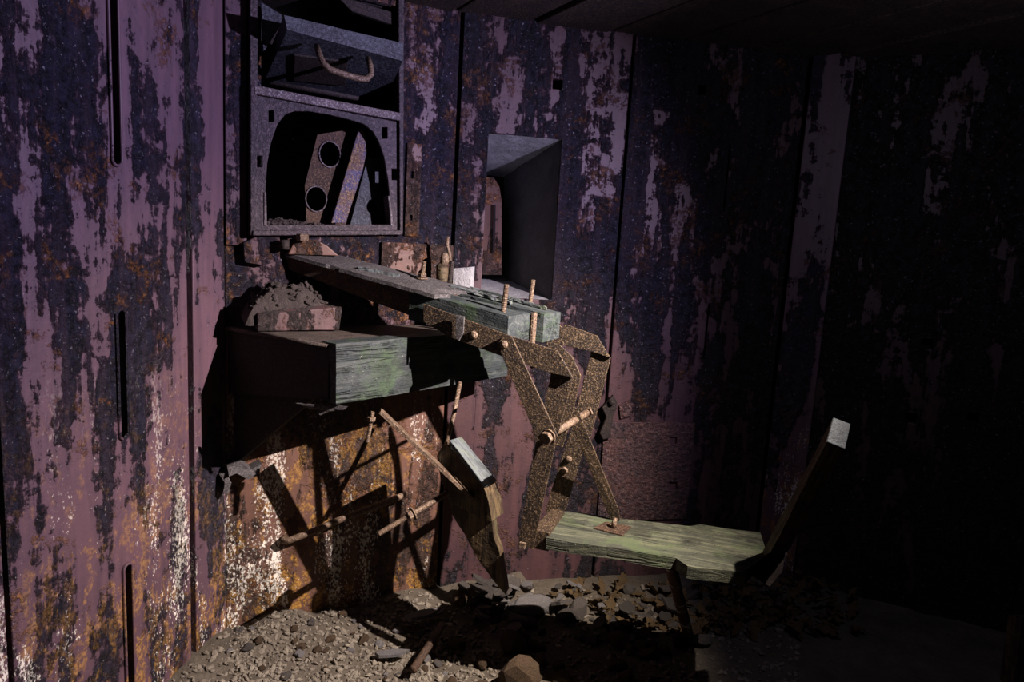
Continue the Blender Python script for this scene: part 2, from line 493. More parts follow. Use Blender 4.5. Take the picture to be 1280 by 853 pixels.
# ------------------------------------------------------------------ the setting
ZC = 2.187
K = V((-0.925, 2.160)); PA = K + 1.3 * V((-0.208, -0.978))
C1 = V((-0.237, 2.530)); S2 = V((0.390, 2.665)); S3 = V((1.100, 2.800))
R1 = S3 + 0.95 * V((0.947, -0.321)); R2 = R1 + V((0.62, -0.80))
REST = [R2, V((2.75, 0.2)), V((2.0, -1.4)), V((-0.3, -1.8)), V((-1.7, -0.9)), V((-1.6, 0.2)), PA]
A, L, B1, B2, R = Plane(PA, K), Plane(K, C1), Plane(C1, S2), Plane(S2, S3), Plane(S3, R1)

# floor: dirt over concrete, heaped against the left wall
def floor_h(x, y):
    p = V((x * 2.2, y * 2.2, 0.3))
    h = 0.018 * noise.noise(p) + 0.012 * noise.noise(p * 4.0) + 0.006 * noise.noise(p * 13.0)
    dl = (V((x, y, 0)) - L.a).dot(L.n)
    h += 0.055 * math.exp(-max(dl, 0) ** 2 / 0.035) * (0.8 + 0.5 * noise.noise(V((x * 7, y * 7, 2)))) if x < 0.1 else 0.0
    db = (V((x, y, 0)) - B1.a).dot(B1.n)
    h += 0.045 * math.exp(-max(db, 0) ** 2 / 0.10) * (1 if x > 0.1 else max(0.0, 0.5 + x * 5))
    return h
bm = NB()
N = 170
grid = []
for i in range(N + 1):
    row = []
    for j in range(N + 1):
        x = -2.3 + 5.2 * i / N; y = -1.9 + 4.9 * j / N
        row.append(bm.verts.new((x, y, floor_h(x, y))))
    grid.append(row)
for i in range(N):
    for j in range(N):
        bm.faces.new((grid[i][j], grid[i + 1][j], grid[i + 1][j + 1], grid[i][j + 1]))
floor = struct(obj('floor', bm, M['dirt'], base=(0, 0, 0), smooth=True))

# ceiling slab with boards
bm = NB()
box(bm, (-2.6, -2.2, ZC + 0.03), (5.8, 0, 0), (0, 5.6, 0), (0, 0, 0.1))
ceiling = struct(obj('ceiling', bm, M['backing']))
dc = V((0.5, -0.866, 0)); nc = V((0.866, 0.5, 0))
p0 = V((0.636, 2.607, 0)).dot(nc)
for k in range(-11, 9):
    q = p0 + k * 0.275
    bm = NB()
    zz = random.uniform(0.0, 0.016)
    o_ = nc * (q + 0.010) + dc * (-3.4) + V((0, 0, ZC - zz))
    box(bm, o_, nc * 0.255, dc * 6.2, V((0, 0, 0.03 + zz)))
    # trim boards to the ceiling's rectangle
    for co, no in (((-2.6, 0, 0), (-1, 0, 0)), ((3.2, 0, 0), (1, 0, 0)), ((0, -2.2, 0), (0, -1, 0)), ((0, 3.3, 0), (0, 1, 0))):
        bmesh.ops.bisect_plane(bm, geom=bm.verts[:] + bm.edges[:] + bm.faces[:], plane_co=co, plane_no=no, clear_outer=True)
    if not bm.faces:
        bm.free(); continue
    bmesh.ops.holes_fill(bm, edges=bm.edges)
    obj('ceiling_board', bm, M['ceil'], ceiling, bevel=0.004)

def wall(name, pl, holes=(), ext=0.02, mat='backing'):
    bm = NB()
    plate(bm, pl, -ext, pl.len + ext, -0.05, ZC + 0.03, -0.055, 0.03, holes)
    return struct(obj(name, bm, M[mat]))

def wplate(parent, pl, u0, u1, v0=-0.03, v1=ZC + 0.01, w=0.0, th=0.028, holes=(), mat='mauve', name='steel_plate'):
    bm = NB()
    plate(bm, pl, u0, u1, v0, v1, w, th, holes)
    return obj(name, bm, M[mat], parent, bevel=0.003)

# left wall A -----------------------------------------------------------------
wa = wall('wall_far_left', A)
sA = lambda s: A.len - s
def slot(parent, pl, u, v0, v1, wid=0.019):
    """welded slot: raised rounded rim round a dark groove"""
    bm = NB()
    ring_o, ring_i = [], []
    for k in range(24):
        a = 2 * PI * k / 24
        cy = (v1 - wid if math.sin(a) >= 0 else v0 + wid)
        ring_i.append((u + math.cos(a) * wid * 0.62, cy + math.sin(a) * wid * 0.62))
        ring_o.append((u + math.cos(a) * wid, cy + math.sin(a) * wid))
    holed(bm, lambda a, b: pl.P(a, b, -0.004), ring_o, [ring_i], pl.n * 0.012)
    return obj('slot_rim', bm, M['mauve'], parent, bevel=0.003)
zs = [tuple(sorted((A.uv(150, p)[1], A.uv(152, q)[1]))) for p, q in ((-30, 210), (385, 551), (708, 900))]
us = sA(0.426)
sl_h = [(us - 0.012, us + 0.012, a + 0.006, b - 0.006) for a, b in zs]
wplate(wa, A, sA(0.762), sA(0.168), holes=sl_h, mat='mauve')
for a, b in zs: slot(wa, A, us, a, b)
wplate(wa, A, sA(0.148), A.len + 0.004, mat='mauve_clean', w=0.004)
wplate(wa, A, 0.0, sA(0.776), mat='mauve')

# left wall L: hatch opening and lit lower part ---------------------------------
def Lp(x, y, off=0.0): return L.uv(x, y, off)
hu0, hv0 = Lp(326, 284); hu1, _ = Lp(497, 284)
hole_hatch = (hu0, hu1, 1.395, 2.16)
wl = wall('wall_left', L, holes=[hole_hatch])
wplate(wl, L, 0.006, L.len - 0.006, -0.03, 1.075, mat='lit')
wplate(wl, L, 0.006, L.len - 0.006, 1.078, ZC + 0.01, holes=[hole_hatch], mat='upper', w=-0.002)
# narrow rusted cover strips beside the hatch
ua, _ = Lp(508, 200); ub, _ = Lp(526, 200)
wplate(wl, L, ua, ub, 1.40, 1.72, w=0.008, th=0.009, mat='lit', name='cover_strip',
       holes=[(ua + 0.016, ua + 0.027, 1.455, 1.475), (ua + 0.014, ua + 0.026, 1.60, 1.625)])
ua, _ = Lp(281, 150); ub, _ = Lp(308, 150)
wplate(wl, L, ua, ub, 1.34, ZC, w=0.012, th=0.013, mat='mauve', name='cover_strip')
ua, _ = Lp(476, 310); ub, _ = Lp(566, 310)
wplate(wl, L, ua, ub, 1.16, 1.375, w=0.010, th=0.011, mat='lit', name='cover_strip')

# back wall with embrasure -----------------------------------------------------
e_uv = [B1.uv(*p) for p in ((610, 167), (702, 173), (691, 374), (603, 360))]
eu0 = min(e_uv[0][0], e_uv[3][0]) + 0.002; eu1 = max(e_uv[1][0], e_uv[2][0]) - 0.004
ev1 = (e_uv[0][1] + e_uv[1][1]) / 2; ev0 = (e_uv[2][1] + e_uv[3][1]) / 2 - 0.02
emb = (eu0, eu1, ev0, ev1)
wb1 = wall('wall_back', B1, holes=[emb])
us_, _ = B1.uv(606, 260)
def sq(pl, x, y, s=0.018):
    u, v = pl.uv(x, y)
    return (u - s, u + s, v - s, v + s)
wplate(wb1, B1, 0.006, eu0, -0.03, ZC + 0.01, w=0.006, mat='back', name='steel_plate')
wplate(wb1, B1, eu0, B1.len - 0.006, holes=[emb, sq(B1, 697, 105)], mat='back')
wb2 = wall('wall_back_right', B2)
u1, v1_ = B2.uv(910, 180); u2, v2_ = B2.uv(905, 265); u3, v3_ = B2.uv(885, 380); u4, v4_ = B2.uv(880, 450)
wplate(wb2, B2, 0.006, B2.len - 0.006, holes=[sq(B2, 877, 112, 0.017), (u2 - 0.004, u2 + 0.003, v2_, v1_), (u4 - 0.004, u4 + 0.003, v4_, v3_)], mat='back')
pu0, pv1 = B2.uv(755, 527); pu1, _ = B2.uv(868, 527); _, pv0 = B2.uv(760, 650)
wplate(wb2, B2, pu0, pu1, pv0, pv1, w=0.012, th=0.013, holes=[sq(B2, 840, 550, 0.016), sq(B2, 840, 607, 0.018)], mat='patch', name='patch_plate')
# right wall
wr = wall('wall_right', R)
ru, _ = R.uv(1042, 300)
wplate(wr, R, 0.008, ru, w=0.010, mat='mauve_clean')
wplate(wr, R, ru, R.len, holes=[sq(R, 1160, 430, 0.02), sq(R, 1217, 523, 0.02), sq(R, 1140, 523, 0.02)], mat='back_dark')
# rest of the room, behind and beside the camera
pts = [R1] + REST
names = ['wall_far_right', 'wall_side_right', 'wall_rear_right', 'wall_rear', 'wall_rear_left', 'wall_side_left', 'wall_near_left']
for i in range(len(pts) - 1):
    pl = Plane(pts[i], pts[i + 1])
    wo = wall(names[i], pl)
    n = max(1, round(pl.len / 0.65)); du = pl.len / n
    for k in range(n):
        wplate(wo, pl, k * du + 0.007, (k + 1) * du - 0.007, mat='back_dark')

# embrasure funnel: concrete ceiling, sill, cheeks and an inner rusty shield
def funnel():
    fr = [B1.P(eu0, ev1), B1.P(eu1, ev1), B1.P(eu1, ev0), B1.P(eu0, ev0)]
    Yb = 3.02
    bk = [at_depth(596, 219, Yb), at_depth(630, 221, Yb), at_depth(628, 346, Yb), at_depth(592, 342, Yb)]
    out = B1.n * -0.05
    cen_f = sum(fr, V()) / 4; cen_b = sum(bk, V()) / 4
    nm = ['embrasure_ceiling', 'embrasure_cheek', 'embrasure_sill', 'embrasure_cheek']
    for i in range(4):
        j = (i + 1) % 4
        a, b, c, d = fr[i], fr[j], bk[j], bk[i]
        nn = (b - a).cross(d - a).normalized()
        if nn.dot((a + b) / 2 - cen_f) < 0: nn = -nn
        bm = NB()
        s = B1.n * -0.012
        hexa(bm, [a + s, b + s, c, d, a + s + nn * 0.06, b + s + nn * 0.06, c + nn * 0.06, d + nn * 0.06])
        roughen(bm, 0.05, 0.003, 14, i)
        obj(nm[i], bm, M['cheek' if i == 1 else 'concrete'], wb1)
    bm = NB()
    q = [bk[0] + V((-.08, 0, .1)), bk[1] + V((.08, 0, .1)), bk[2] + V((.08, 0, -.1)), bk[3] + V((-.08, 0, -.1))]
    prism(bm, q, V((0, 0.05, 0)))
    obj('embrasure_back', bm, M['backing'], wb1)
    bm = NB()
    sp = [at_depth(x, y, 2.86) for x, y in ((598, 221), (617, 222), (624, 233), (627, 252), (627, 344), (596, 344))]
    prism(bm, sp, V((0.0, 0.04, 0)))
    obj('inner_shield', bm, M['lit'], wb1, bevel=0.004)
    bm = NB()
    sp = [at_depth(x, y, 2.845) for x, y in ((617, 256), (619.5, 256), (618.5, 316), (616, 316))]
    prism(bm, sp, V((0, 0.02, 0)))
    obj('shield_slot_shade', bm, M['backing'], wb1)  # dark strip standing in for the shade inside the shield's slot
funnel()

# ------------------------------------------------------------------ hatch cabinet in the left wall
H = Plane((L.P(0, 0, 0.035).x, L.P(0, 0, 0.035).y), (L.P(L.len, 0, -0.02).x, L.P(L.len, 0, -0.02).y))
hb = H.P(0.2, 1.38)
hatch = thing('hatch_cabinet', hb, 'purple steel hatch frame with arched opening set in the left wall', 'hatch')
def Hp(x, y, w=0.0): return H.hit(x, y, w)
def huv(x, y): return H.uv(x, y)
outer = [huv(*p) for p in ((318, 118), (501, 153), (501, 292), (318, 292))]
arch = [huv(*p) for p in ((333, 281), (332, 240), (334, 205), (339, 178), (347, 155), (357, 143), (368, 139), (385, 139), (410, 143),
                          (435, 149), (455, 155), (466, 164), (474, 178), (480, 196), (485, 225), (488, 255), (490, 281))]
def keyhole(x, y, s=3.2):
    return [huv(x + a * s, y + b * s) for a, b in ((-1, -2.2), (1, -2.2), (1, 2.2), (-1, 2.2))]
bm = NB()
holed(bm, lambda a, b: H.P(a, b, 0.0), outer, [arch] + [keyhole(*p) for p in ((339, 145), (324.5, 202), (481, 166), (493, 218))], H.n * -0.016)
obj('arched_frame', bm, M['hatch'], hatch, bevel=0.002)
def hbar(name, pts, th, mat, w=0.012, bev=0.003):
    bm = NB()
    prism(bm, [Hp(x, y, w) for x, y in pts], H.n * -th)
    return obj(name, bm, M[mat], hatch, bevel=bev)
hbar('cross_rail', ((318, 106), (501, 141), (501, 151), (318, 117)), 0.04, 'hatch_rail', 0.02)
hbar('bottom_flange', ((316, 288), (503, 288), (503, 294), (316, 295)), 0.06, 'hatch', 0.022)
hbar('jamb', ((313, -40), (322, -40), (322, 106), (314, 295), (313, 295)), 0.055, 'hatch', 0.012)
hbar('jamb', ((313, 106), (319, 106), (319, 293), (313, 295)), 0.055, 'hatch', 0.016)
hbar('jamb', ((498, -20), (506, -20), (504, 293), (500, 293), (499, 140)), 0.055, 'hatch', 0.014)
hbar('arch_lip', ((485, 245), (488, 245), (492, 283), (489, 283)), 0.05, 'hatch_rail', 0.004)
hbar('arch_lip', ((330, 240), (333, 240), (334, 283), (330, 283)), 0.05, 'hatch_rail', 0.004)
# box behind the frame
u0, u1_, v0, v1 = hu0 - 0.015, hu1 + 0.015, 1.385, 2.17
D = 0.42
bm = NB()
for a, b, c, d in (((u0, v0), (u1_, v0), -0.06, -D), ((u0, v1), (u1_, v1), -0.06, -D), ((u0, v0), (u0, v1), -0.06, -D), ((u1_, v0), (u1_, v1), -0.06, -D)):
    p = [L.P(*a, c), L.P(*b, c), L.P(*b, d), L.P(*a, d)]
    prism(bm, p, (V((0, 0, -0.012)) if a[1] == b[1] == v0 else V((0, 0, 0.012)) if a[1] == b[1] else L.d * (-0.012 if a[0] == u0 else 0.012)))
obj('inner_box', bm, M['darkiron'], hatch)
bm = NB()
prism(bm, [L.P(u0, v0, -D), L.P(u1_, v0, -D), L.P(u1_, v1, -D), L.P(u0, v1, -D)], L.n * -0.012)
obj('inner_back', bm, M['darkiron'], hatch)
bm = NB()
vm = 1.80
prism(bm, [L.P(u0, vm, -0.05), L.P(u1_, vm, -0.05), L.P(u1_, vm, -D), L.P(u0, vm, -D)], V((0, 0, 0.012)))
obj('divider', bm, M['darkiron'], hatch)
# holed bracket plate, blue blade, second plate standing in the lower opening
def circ(pl, x, y, rx, n=20, off=0.0):
    c = pl.uv(x, y, off); e = pl.uv(x + rx, y, off); r = abs(e[0] - c[0])
    return [(c[0] + r * 1.12 * math.cos(2 * PI * k / n), c[1] + r * 1.35 * math.sin(2 * PI * k / n)) for k in range(n)]
off1 = -0.10
bm = NB()
out1 = [L.uv(x, y, off1) for x, y in ((397, 168), (452, 160), (462, 292), (384, 292), (381, 232))]
holed(bm, lambda a, b: L.P(a, b, off1), out1, [circ(L, 412, 193, 11, off=off1), circ(L, 395, 249, 11, off=off1)], L.n * -0.01)
po = obj('holed_plate', bm, M['brown'], hatch)
for x, y in ((412, 193), (395, 249)):
    bm = NB()
    c = circ(L, x, y, 11, off=off1)
    cc = (sum(p[0] for p in c) / len(c), sum(p[1] for p in c) / len(c))
    big = [(cc[0] + (p[0] - cc[0]) * 1.13, cc[1] + (p[1] - cc[1]) * 1.13) for p in c]
    holed(bm, lambda a, b: L.P(a, b, off1 + 0.006), big, [c], L.n * -0.014)
    obj('hole_rim', bm, M['hatch_rail'], po, bevel=0.002)
bm = NB()
prism(bm, [L.hit(x, y, -0.05) for x, y in ((449, 159), (457, 168), (458, 192), (453, 215), (432, 279), (414, 279))], L.n * -0.012)
obj('blue_blade', bm, M['blue'], hatch, bevel=0.002)
bm = NB()
out2 = [L.uv(x, y, -0.08) for x, y in ((460, 196), (478, 200), (480, 281), (438, 281))]
holed(bm, lambda a, b: L.P(a, b, -0.08), out2, [circ(L, 465, 259, 6, off=-0.08)], L.n * -0.01)
obj('holed_plate', bm, M['lid'], hatch)

# raised lid with handle
def lid():
    f = 0.17
    F0, F1 = L.hit(355, 19, f), L.hit(504, 54, f * 0.72)
    G0, G1 = L.hit(359, 37, f), L.hit(503, 76, f * 0.72)
    b0, b1 = L.hit(331, 101, -0.17), L.hit(480, 128, -0.17)
    back = (b0 - G0)
    th0, th1 = F0 - G0, F1 - G1
    base = (b0 + b1) / 2
    bm = NB()
    hexa(bm, [G0, G1, b1, b0, F0, F1, b1 + th1 * 1.0, b0 + th0 * 1.0])
    roughen(bm, 0.06, 0.0012, 10)
    t = obj('lid', bm, M['lid'], hatch)
    t['label'] = 'heavy slate grey lid propped open with a bent handle'
    # raised panel on the underside
    def under(a, b): 
        p = G0.lerp(G1, a); q = b0.lerp(b1, a)
        return p.lerp(q, b)
    nn = (G1 - G0).cross(b0 - G0).normalized()
    if nn.z > 0: nn = -nn
    bm = NB()
    prism(bm, [under(.12, .35), under(.55, .25), under(.62, .75), under(.2, .85)], nn * 0.008)
    obj('underside_panel', bm, M['darkiron'], t, bevel=0.003)
    hp = [L.hit(396, 58, f - 0.02), L.hit(399, 68, f + 0.012), L.hit(404, 79, f + 0.028), L.hit(413, 87, f + 0.034), L.hit(430, 93, f + 0.03),
          L.hit(448, 98, f + 0.024), L.hit(458, 99, f + 0.018), L.hit(464, 93, f + 0.008), L.hit(463, 83, f - 0.005), L.hit(460, 73, f - 0.03)]
    bm = NB()
    tube(bm, hp, [0.0095] * len(hp), 12)
    obj('handle', bm, M['handle'], t, smooth=True)
    bm = NB()
    prism(bm, [L.hit(x, y, 0.03) for x, y in ((326, 2), (352, 18), (352, 30), (329, 66))], L.n * -0.01)
    obj('side_arm', bm, M['lid'], t, bevel=0.002)
    bm = NB()
    tube(bm, [b0 + V((0, 0, .0)), b1], 0.012, 10)
    obj('hinge_rod', bm, M['darkiron'], t, smooth=True)
    bm = NB()
    prism(bm, [L.hit(x, y, -0.02) for x, y in ((420, -6), (500, 18), (500, 34), (440, 14))], L.n * -0.02)
    obj('top_bar', bm, M['darkiron'], t, bevel=0.003)
lid()

# loose debris lying in the arched opening
def heap(name, pts, hgt, mat, n, label, seed, parent=None, size=0.008):
    """a crumbly layer of fragments, nobody could count it"""
    rnd = random.Random(seed)
    bm = NB()
    a, b, c, d = [V(p) for p in pts]
    G = 22
    vs = []
    for i in range(G + 1):
        row = []
        for j in range(G + 1):
            p = a.lerp(b, i / G).lerp(d.lerp(c, i / G), j / G)
            ed = min(i, G - i, j, G - j) / (G / 2)
            z = hgt * min(1, ed * 1.5) ** 0.7 * (0.62 + 0.22 * noise.noise(p * 9 + V((seed, 0, 0)))) + 0.007 * noise.noise(p * 60)
            row.append(bm.verts.new(p + V((0, 0, max(0.0, z)))))
        vs.append(row)
    for i in range(G):
        for j in range(G):
            bm.faces.new((vs[i][j], vs[i + 1][j], vs[i + 1][j + 1], vs[i][j + 1]))
    for _ in range(n):
        i, j = rnd.randint(2, G - 2), rnd.randint(2, G - 2)
        p = vs[i][j].co
        m = Matrix.Translation(p) @ Matrix.Rotation(rnd.uniform(0, 6.3), 4, V((rnd.uniform(-1, 1), rnd.uniform(-1, 1), rnd.uniform(-1, 1))).normalized()) \
            @ Matrix.Diagonal((size * rnd.uniform(.5, 1.8), size * rnd.uniform(.4, 1.2), size * rnd.uniform(.25, .7), 1))
        add_ico(bm, m)
    o = obj(name, bm, M[mat], parent)
    o['kind'] = 'stuff'
    if parent is None:
        tag(o, label, 'debris', kind='stuff')
    return o
heap('rust_debris', [L.P(hu0, 1.397, -0.02), L.P(hu0 + 0.26, 1.397, -0.02), L.P(hu0 + 0.22, 1.397, -0.3), L.P(hu0, 1.397, -0.3)], 0.055, 'debris', 160,
     'crumbled rust flakes heaped inside the arched hatch opening', 3)

# ------------------------------------------------------------------ bracket shelf with timber face
ZS = 1.082
s_root = L.hit(283, 408); s_root.z = ZS
s_cor = at_z(420, 432, ZS)
s_mid = at_z(560, 418, ZS)
s_end = at_z(640, 414, ZS)
wdir = (s_end - s_cor); wdir.z = 0; wdir.normalize()
s_end = s_cor + wdir * 0.70
w_n = V((wdir.y, -wdir.x, 0))           # faces the torch
shelf = thing('bracket_shelf', V((s_cor.x, s_cor.y, 0.90)), 'steel box shelf on the left wall faced with a green grey timber', 'shelf')
s_back = C1.to_3d() + V((0.05, -0.05, ZS))
# top plate
bm = NB()
rt = s_root + L.d * 0.01
tp = [s_root + V((0.0, -0.01, 0)), s_cor - w_n * 0.03 + V((0, 0, 0)), s_cor + wdir * 0.02 - w_n * 0.03, s_end - w_n * 0.03, L.P(L.len - 0.02, ZS, 0.006), L.P(0.03, ZS, 0.006)]
prism(bm, tp, V((0, 0, -0.012)))
roughen(bm, 0.05, 0.0015, 20)
obj('top_plate', bm, M['shelf'], shelf)
# side web facing the camera
bm = NB()
rb = L.hit(283, 470); rb2 = V((s_root.x, s_root.y, 0.86))
prism(bm, [s_root + V((0.005, 0, -0.012)), s_cor - w_n * 0.035 + V((0, 0, -0.012)), s_cor - w_n * 0.035 + V((0, 0, -0.165)), rb2 + V((0.005, 0, 0.0))], V((0.006, 0.010, 0)))
obj('side_web', bm, M['darkiron'], shelf, bevel=0.002)
# folded lip on the front edge of the top plate
bm = NB()
e0, e1 = s_root + V((0, -0.007, -0.006)), s_cor + V((-0.006, -0.006, -0.006)) - w_n * 0.03
tube(bm, [e0, e0.lerp(e1, .5) + V((0, 0, .002)), e1], 0.006, 8)
obj('folded_lip', bm, M['shelf'], shelf, smooth=True)
# timber face: top edge from px, bottom edge (420,507)->(632,470)
zb0 = at_z(420, 507, 0.905); 
def on_face(x, y):
    r = ray(x, y); t = (s_cor - EYE).dot(w_n) / r.dot(w_n); return EYE + r * t
fb = [on_face(420, 506), on_face(560, 485), on_face(634, 470)]
ft = [s_cor + V((0, 0, 0.0)), on_face(560, 420), on_face(636, 412)]
zbot = sum(p.z for p in fb) / 3
bm = NB()
hexa(bm, [fb[0], fb[2], fb[2] - w_n * 0.07, fb[0] - w_n * 0.07, ft[0] + V((0, 0, .004)), ft[2] + V((0, 0, .0)), ft[2] - w_n * 0.07, ft[0] - w_n * 0.07 + V((0, 0, .004))])
M['wood_green_w'] = M['wood_green']
# rotate mesh into object frame so that the grain follows the timber
def oriented(name, bm, mat, parent, xdir, bevel=0.0, smooth=False, rough=None):
    """object whose local x runs along xdir (timber grain)"""
    if rough: roughen(bm, *rough)
    xd = V(xdir).normalized()
    rot = xd.to_track_quat('X', 'Z').to_matrix().to_4x4()
    c = sum((v.co for v in bm.verts), V()) / len(bm.verts)
    mi = (Matrix.Translation(c) @ rot).inverted()
    bmesh.ops.recalc_face_normals(bm, faces=bm.faces)
    for v in bm.verts: v.co = mi @ v.co
    me = bpy.data.meshes.new(name); bm.to_mesh(me); bm.free()
    if smooth:
        for p in me.polygons: p.use_smooth = True
    me.materials.append(M[mat])
    o = bpy.data.objects.new(name, me); col.objects.link(o)
    pb = V(parent['_base']) if parent else V()
    if parent: o.parent = parent
    o.matrix_local = Matrix.Translation(c - pb) @ rot
    o['_base'] = tuple(pb)
    if bevel:
        b = o.modifiers.new('bevel', 'BEVEL'); b.width = bevel; b.segments = 2; b.limit_method = 'ANGLE'; b.angle_limit = math.radians(40)
    return o
oriented('timber_face', bm, 'wood_green', shelf, wdir, rough=(0.035, 0.0016, 16, 1.0))
# torn sheet tab hanging under the corner
bm = NB()
tb = [at_depth(x, y, 1.93 + 0.002 * i) for i, (x, y) in enumerate(((369, 504), (400, 506), (432, 508), (428, 512), (412, 514), (400, 519), (392, 512)))]
prism(bm, tb, V((0.004, 0.012, -0.002)))
roughen(bm, 0.015, 0.0022, 40)
obj('torn_tab', bm, M['beamtop'], shelf)
# under-shelf diagonal gusset
bm = NB()
g = [L.P(0.03, 0.92, 0.01), L.P(0.03, 0.62, 0.01), s_cor + V((-0.10, 0.12, -0.19)), s_cor + V((-0.06, 0.08, -0.15))]
prism(bm, [g[0], g[1], g[2], g[3]], L.d * 0.01)
obj('gusset', bm, M['darkiron'], shelf)

# dusty metal block and rubble ledge on the shelf
bm = NB()
q = [L.hit(322, 394, 0.15), L.hit(428, 384, 0.15), L.hit(424, 418, 0.15), L.hit(322, 414, 0.15)]
bot = ZS + 0.004
f0, f1, f2, f3 = V((q[3].x, q[3].y, bot)), V((q[2].x, q[2].y, bot)), q[1], q[0]
bk_ = -L.n * 0.12
hexa(bm, [f0, f1, f1 + bk_, f0 + bk_, f3, f2, f2 + bk_ + V((0, 0, .012)), f3 + bk_ + V((0, 0, .03))])
roughen(bm, 0.03, 0.003, 14, 3)
o = obj('rounded_metal_block', bm, M['block'], bevel=0.006)
tag(o, 'worn pink painted metal block lying on the steel shelf against the left wall', 'block')
bt = ZS + 0.003
heap('rubble_ledge', [L.P(0.05, 1.10, 0.14), L.P(0.33, 1.10, 0.12), L.P(0.33, 1.12, 0.012), L.P(0.05, 1.12, 0.012)], 0.20, 'debris', 130,
     'grey rubble and dust piled behind the pink block under the hatch', 9, size=0.011)
# flange with bolt under the hatch, where the beam is anchored
anch = thing('anchor_bracket', L.P(0.13, 1.24, 0.02), 'rusty bracket with a hex bolt below the hatch corner', 'bracket')
bm = NB()
prism(bm, [L.hit(x, y, 0.03) for x, y in ((304, 304), (318, 297), (350, 296), (350, 326), (330, 332), (306, 328))], L.n * -0.03)
obj('bracket_plate', bm, M['upper'], anch, bevel=0.004)
bm = NB()
prism(bm, [L.hit(x, y, 0.05) for x, y in ((370, 298), (396, 300), (410, 308), (424, 320), (360, 318), (366, 306))], L.n * -0.05)
obj('lug', bm, M['lit'], anch, bevel=0.004)
bm = NB()
hexnut(bm, L.hit(378, 297, 0.07), (0, 0, 1), 0.020, 0.022)
obj('hex_head', bm, M['bolt'], anch, bevel=0.001)
bm = NB()
tube(bm, [L.hit(356, 300, 0.06), L.hit(356, 312, 0.06)], 0.014, 10)
obj('stub', bm, M['darkiron'], anch, smooth=True)

# ------------------------------------------------------------------ upper beam
b0 = L.hit(357, 316); b0 += L.n * 0.012
bF = at_z(636, 393, 1.1895)
bB = at_z(691, 386, 1.199)
rB = L.hit(424, 319); rB += L.n * 0.012
BD = (bF - b0).normalized()
beam = thing('mounting_beam', V((bF.x, bF.y, 1.10)), 'long steel and timber beam with upright studs reaching out from the hatch', 'beam')
def bt_(t, s, dz=0.0):
    """point on beam top: t along, s across (0 near camera, 1 far)"""
    return b0.lerp(bF, t).lerp(rB.lerp(bB, t), s) + V((0, 0, dz))
TS = 0.66
bm = NB()
hexa(bm, [bt_(0, 0.06, -.055), bt_(TS, 0.10, -.10), bt_(TS, 1, -.10), bt_(0, 1, -.055), bt_(0, 0, -.012), bt_(TS, 0, -.012), bt_(TS, 1, -.012), bt_(0, 1, -.012)])
oriented('beam_body', bm, 'brown', beam, BD, rough=(0.05, 0.0012, 12, 2.0))
bm = NB()
top = [(0, -.02), (.20, -.03), (.21, .02), (.26, .02), (.27, -.05), (.70, -.05), (.71, .22), (.62, .30), (.66, .55), (.70, .80), (.66, 1.0), (.0, 1.0)]
prism(bm, [bt_(t, s, 0.0) for t, s in top], V((0, 0, -0.012)))
oriented('top_plate', bm, 'beamtop', beam, BD, rough=(0.03, 0.0014, 25, 4.0))
for s0, s1, t0, t1, nm in ((0, 0.47, 0.58, 1.0, 'timber'), (0.60, 1.0, 0.58, 1.035, 'timber')):
    bm = NB()
    d0 = -0.012 if s0 == 0 else -0.010
    hexa(bm, [bt_(t0, s0, -.10), bt_(t1, s0, -.092), bt_(t1, s1, -.088), bt_(t0, s1, -.10), bt_(t0, s0, d0), bt_(t1, s0, d0 + .006), bt_(t1, s1, d0 + .006), bt_(t0, s1, d0)])
    oriented(nm, bm, 'wood_green', beam, BD, rough=(0.022, 0.002, 22, s0 * 9 + 3))
bm = NB()
hexa(bm, [bt_(.6, .46, -.098), bt_(.985, .46, -.09), bt_(.985, .61, -.09), bt_(.6, .61, -.098), bt_(.6, .46, -.03), bt_(.985, .46, -.03), bt_(.985, .61, -.03), bt_(.6, .61, -.03)])
oriented('spacer', bm, 'darkiron', beam, BD)
bm = NB()
pq = [bt_(.99, .49, -.003), bt_(.99, .585, -.003)]
prism(bm, [bt_(1.0, .50, -.004), bt_(1.0, .585, -.004), bt_(1.0, .575, -.105), bt_(1.0, .51, -.105)], BD * 0.007)
obj('end_strap', bm, M['bolt'], beam, bevel=0.001)
def stud(px, py0, py1, t, s, r=0.0075, nut=None, lean=V((0, 0, 0)), mat='bolt', dark=False):
    p = bt_(t, s, -0.02)
    # height from the photograph's length at that distance
    dep = (bt_(t, s) - EYE).dot(FW)
    h = (py1 - py0) / FPX * dep
    bm = NB()
    q = bt_(t, s) + V((0, 0, h)) + lean
    threaded(bm, p, q, r)
    so = obj('stud', bm, M['darkiron' if dark else mat], beam, smooth=False)
    if nut is not None:
        bm = NB(); hexnut(bm, bt_(t, s, nut), (0, 0, 1), r * 2.1, 0.013)
        obj('nut', bm, M[mat], so, bevel=0.001)
        bm = NB(); tube(bm, [bt_(t, s, 0.0), bt_(t, s, 0.004)], r * 2.6, 14)
        obj('washer', bm, M[mat], so)
def locate(px, py):
    best = None
    for i in range(101):
        for j in range(41):
            t, s = i / 100 * 1.02, j / 40
            p = bt_(t, s) - EYE
            z = p.dot(FW); x = 640 + FPX * p.dot(RT) / z; y = 426.5 - FPX * p.dot(UP) / z
            d = (x - px) ** 2 + (y - py) ** 2
            if best is None or d < best[0]: best = (d, t, s)
    return best[1], best[2]
for px, y0, y1, nut, r, dark in ((527, 327, 349, 0.012, 0.0075, False), (563, 325, 352, None, 0.0085, True), (629, 355, 386, None, 0.0085, False), (662, 350, 380, None, 0.008, False)):
    t, s = locate(px, y1)
    stud(px, y0, y1, t, s, r, nut, lean=V((0.006, 0, 0)), dark=dark)
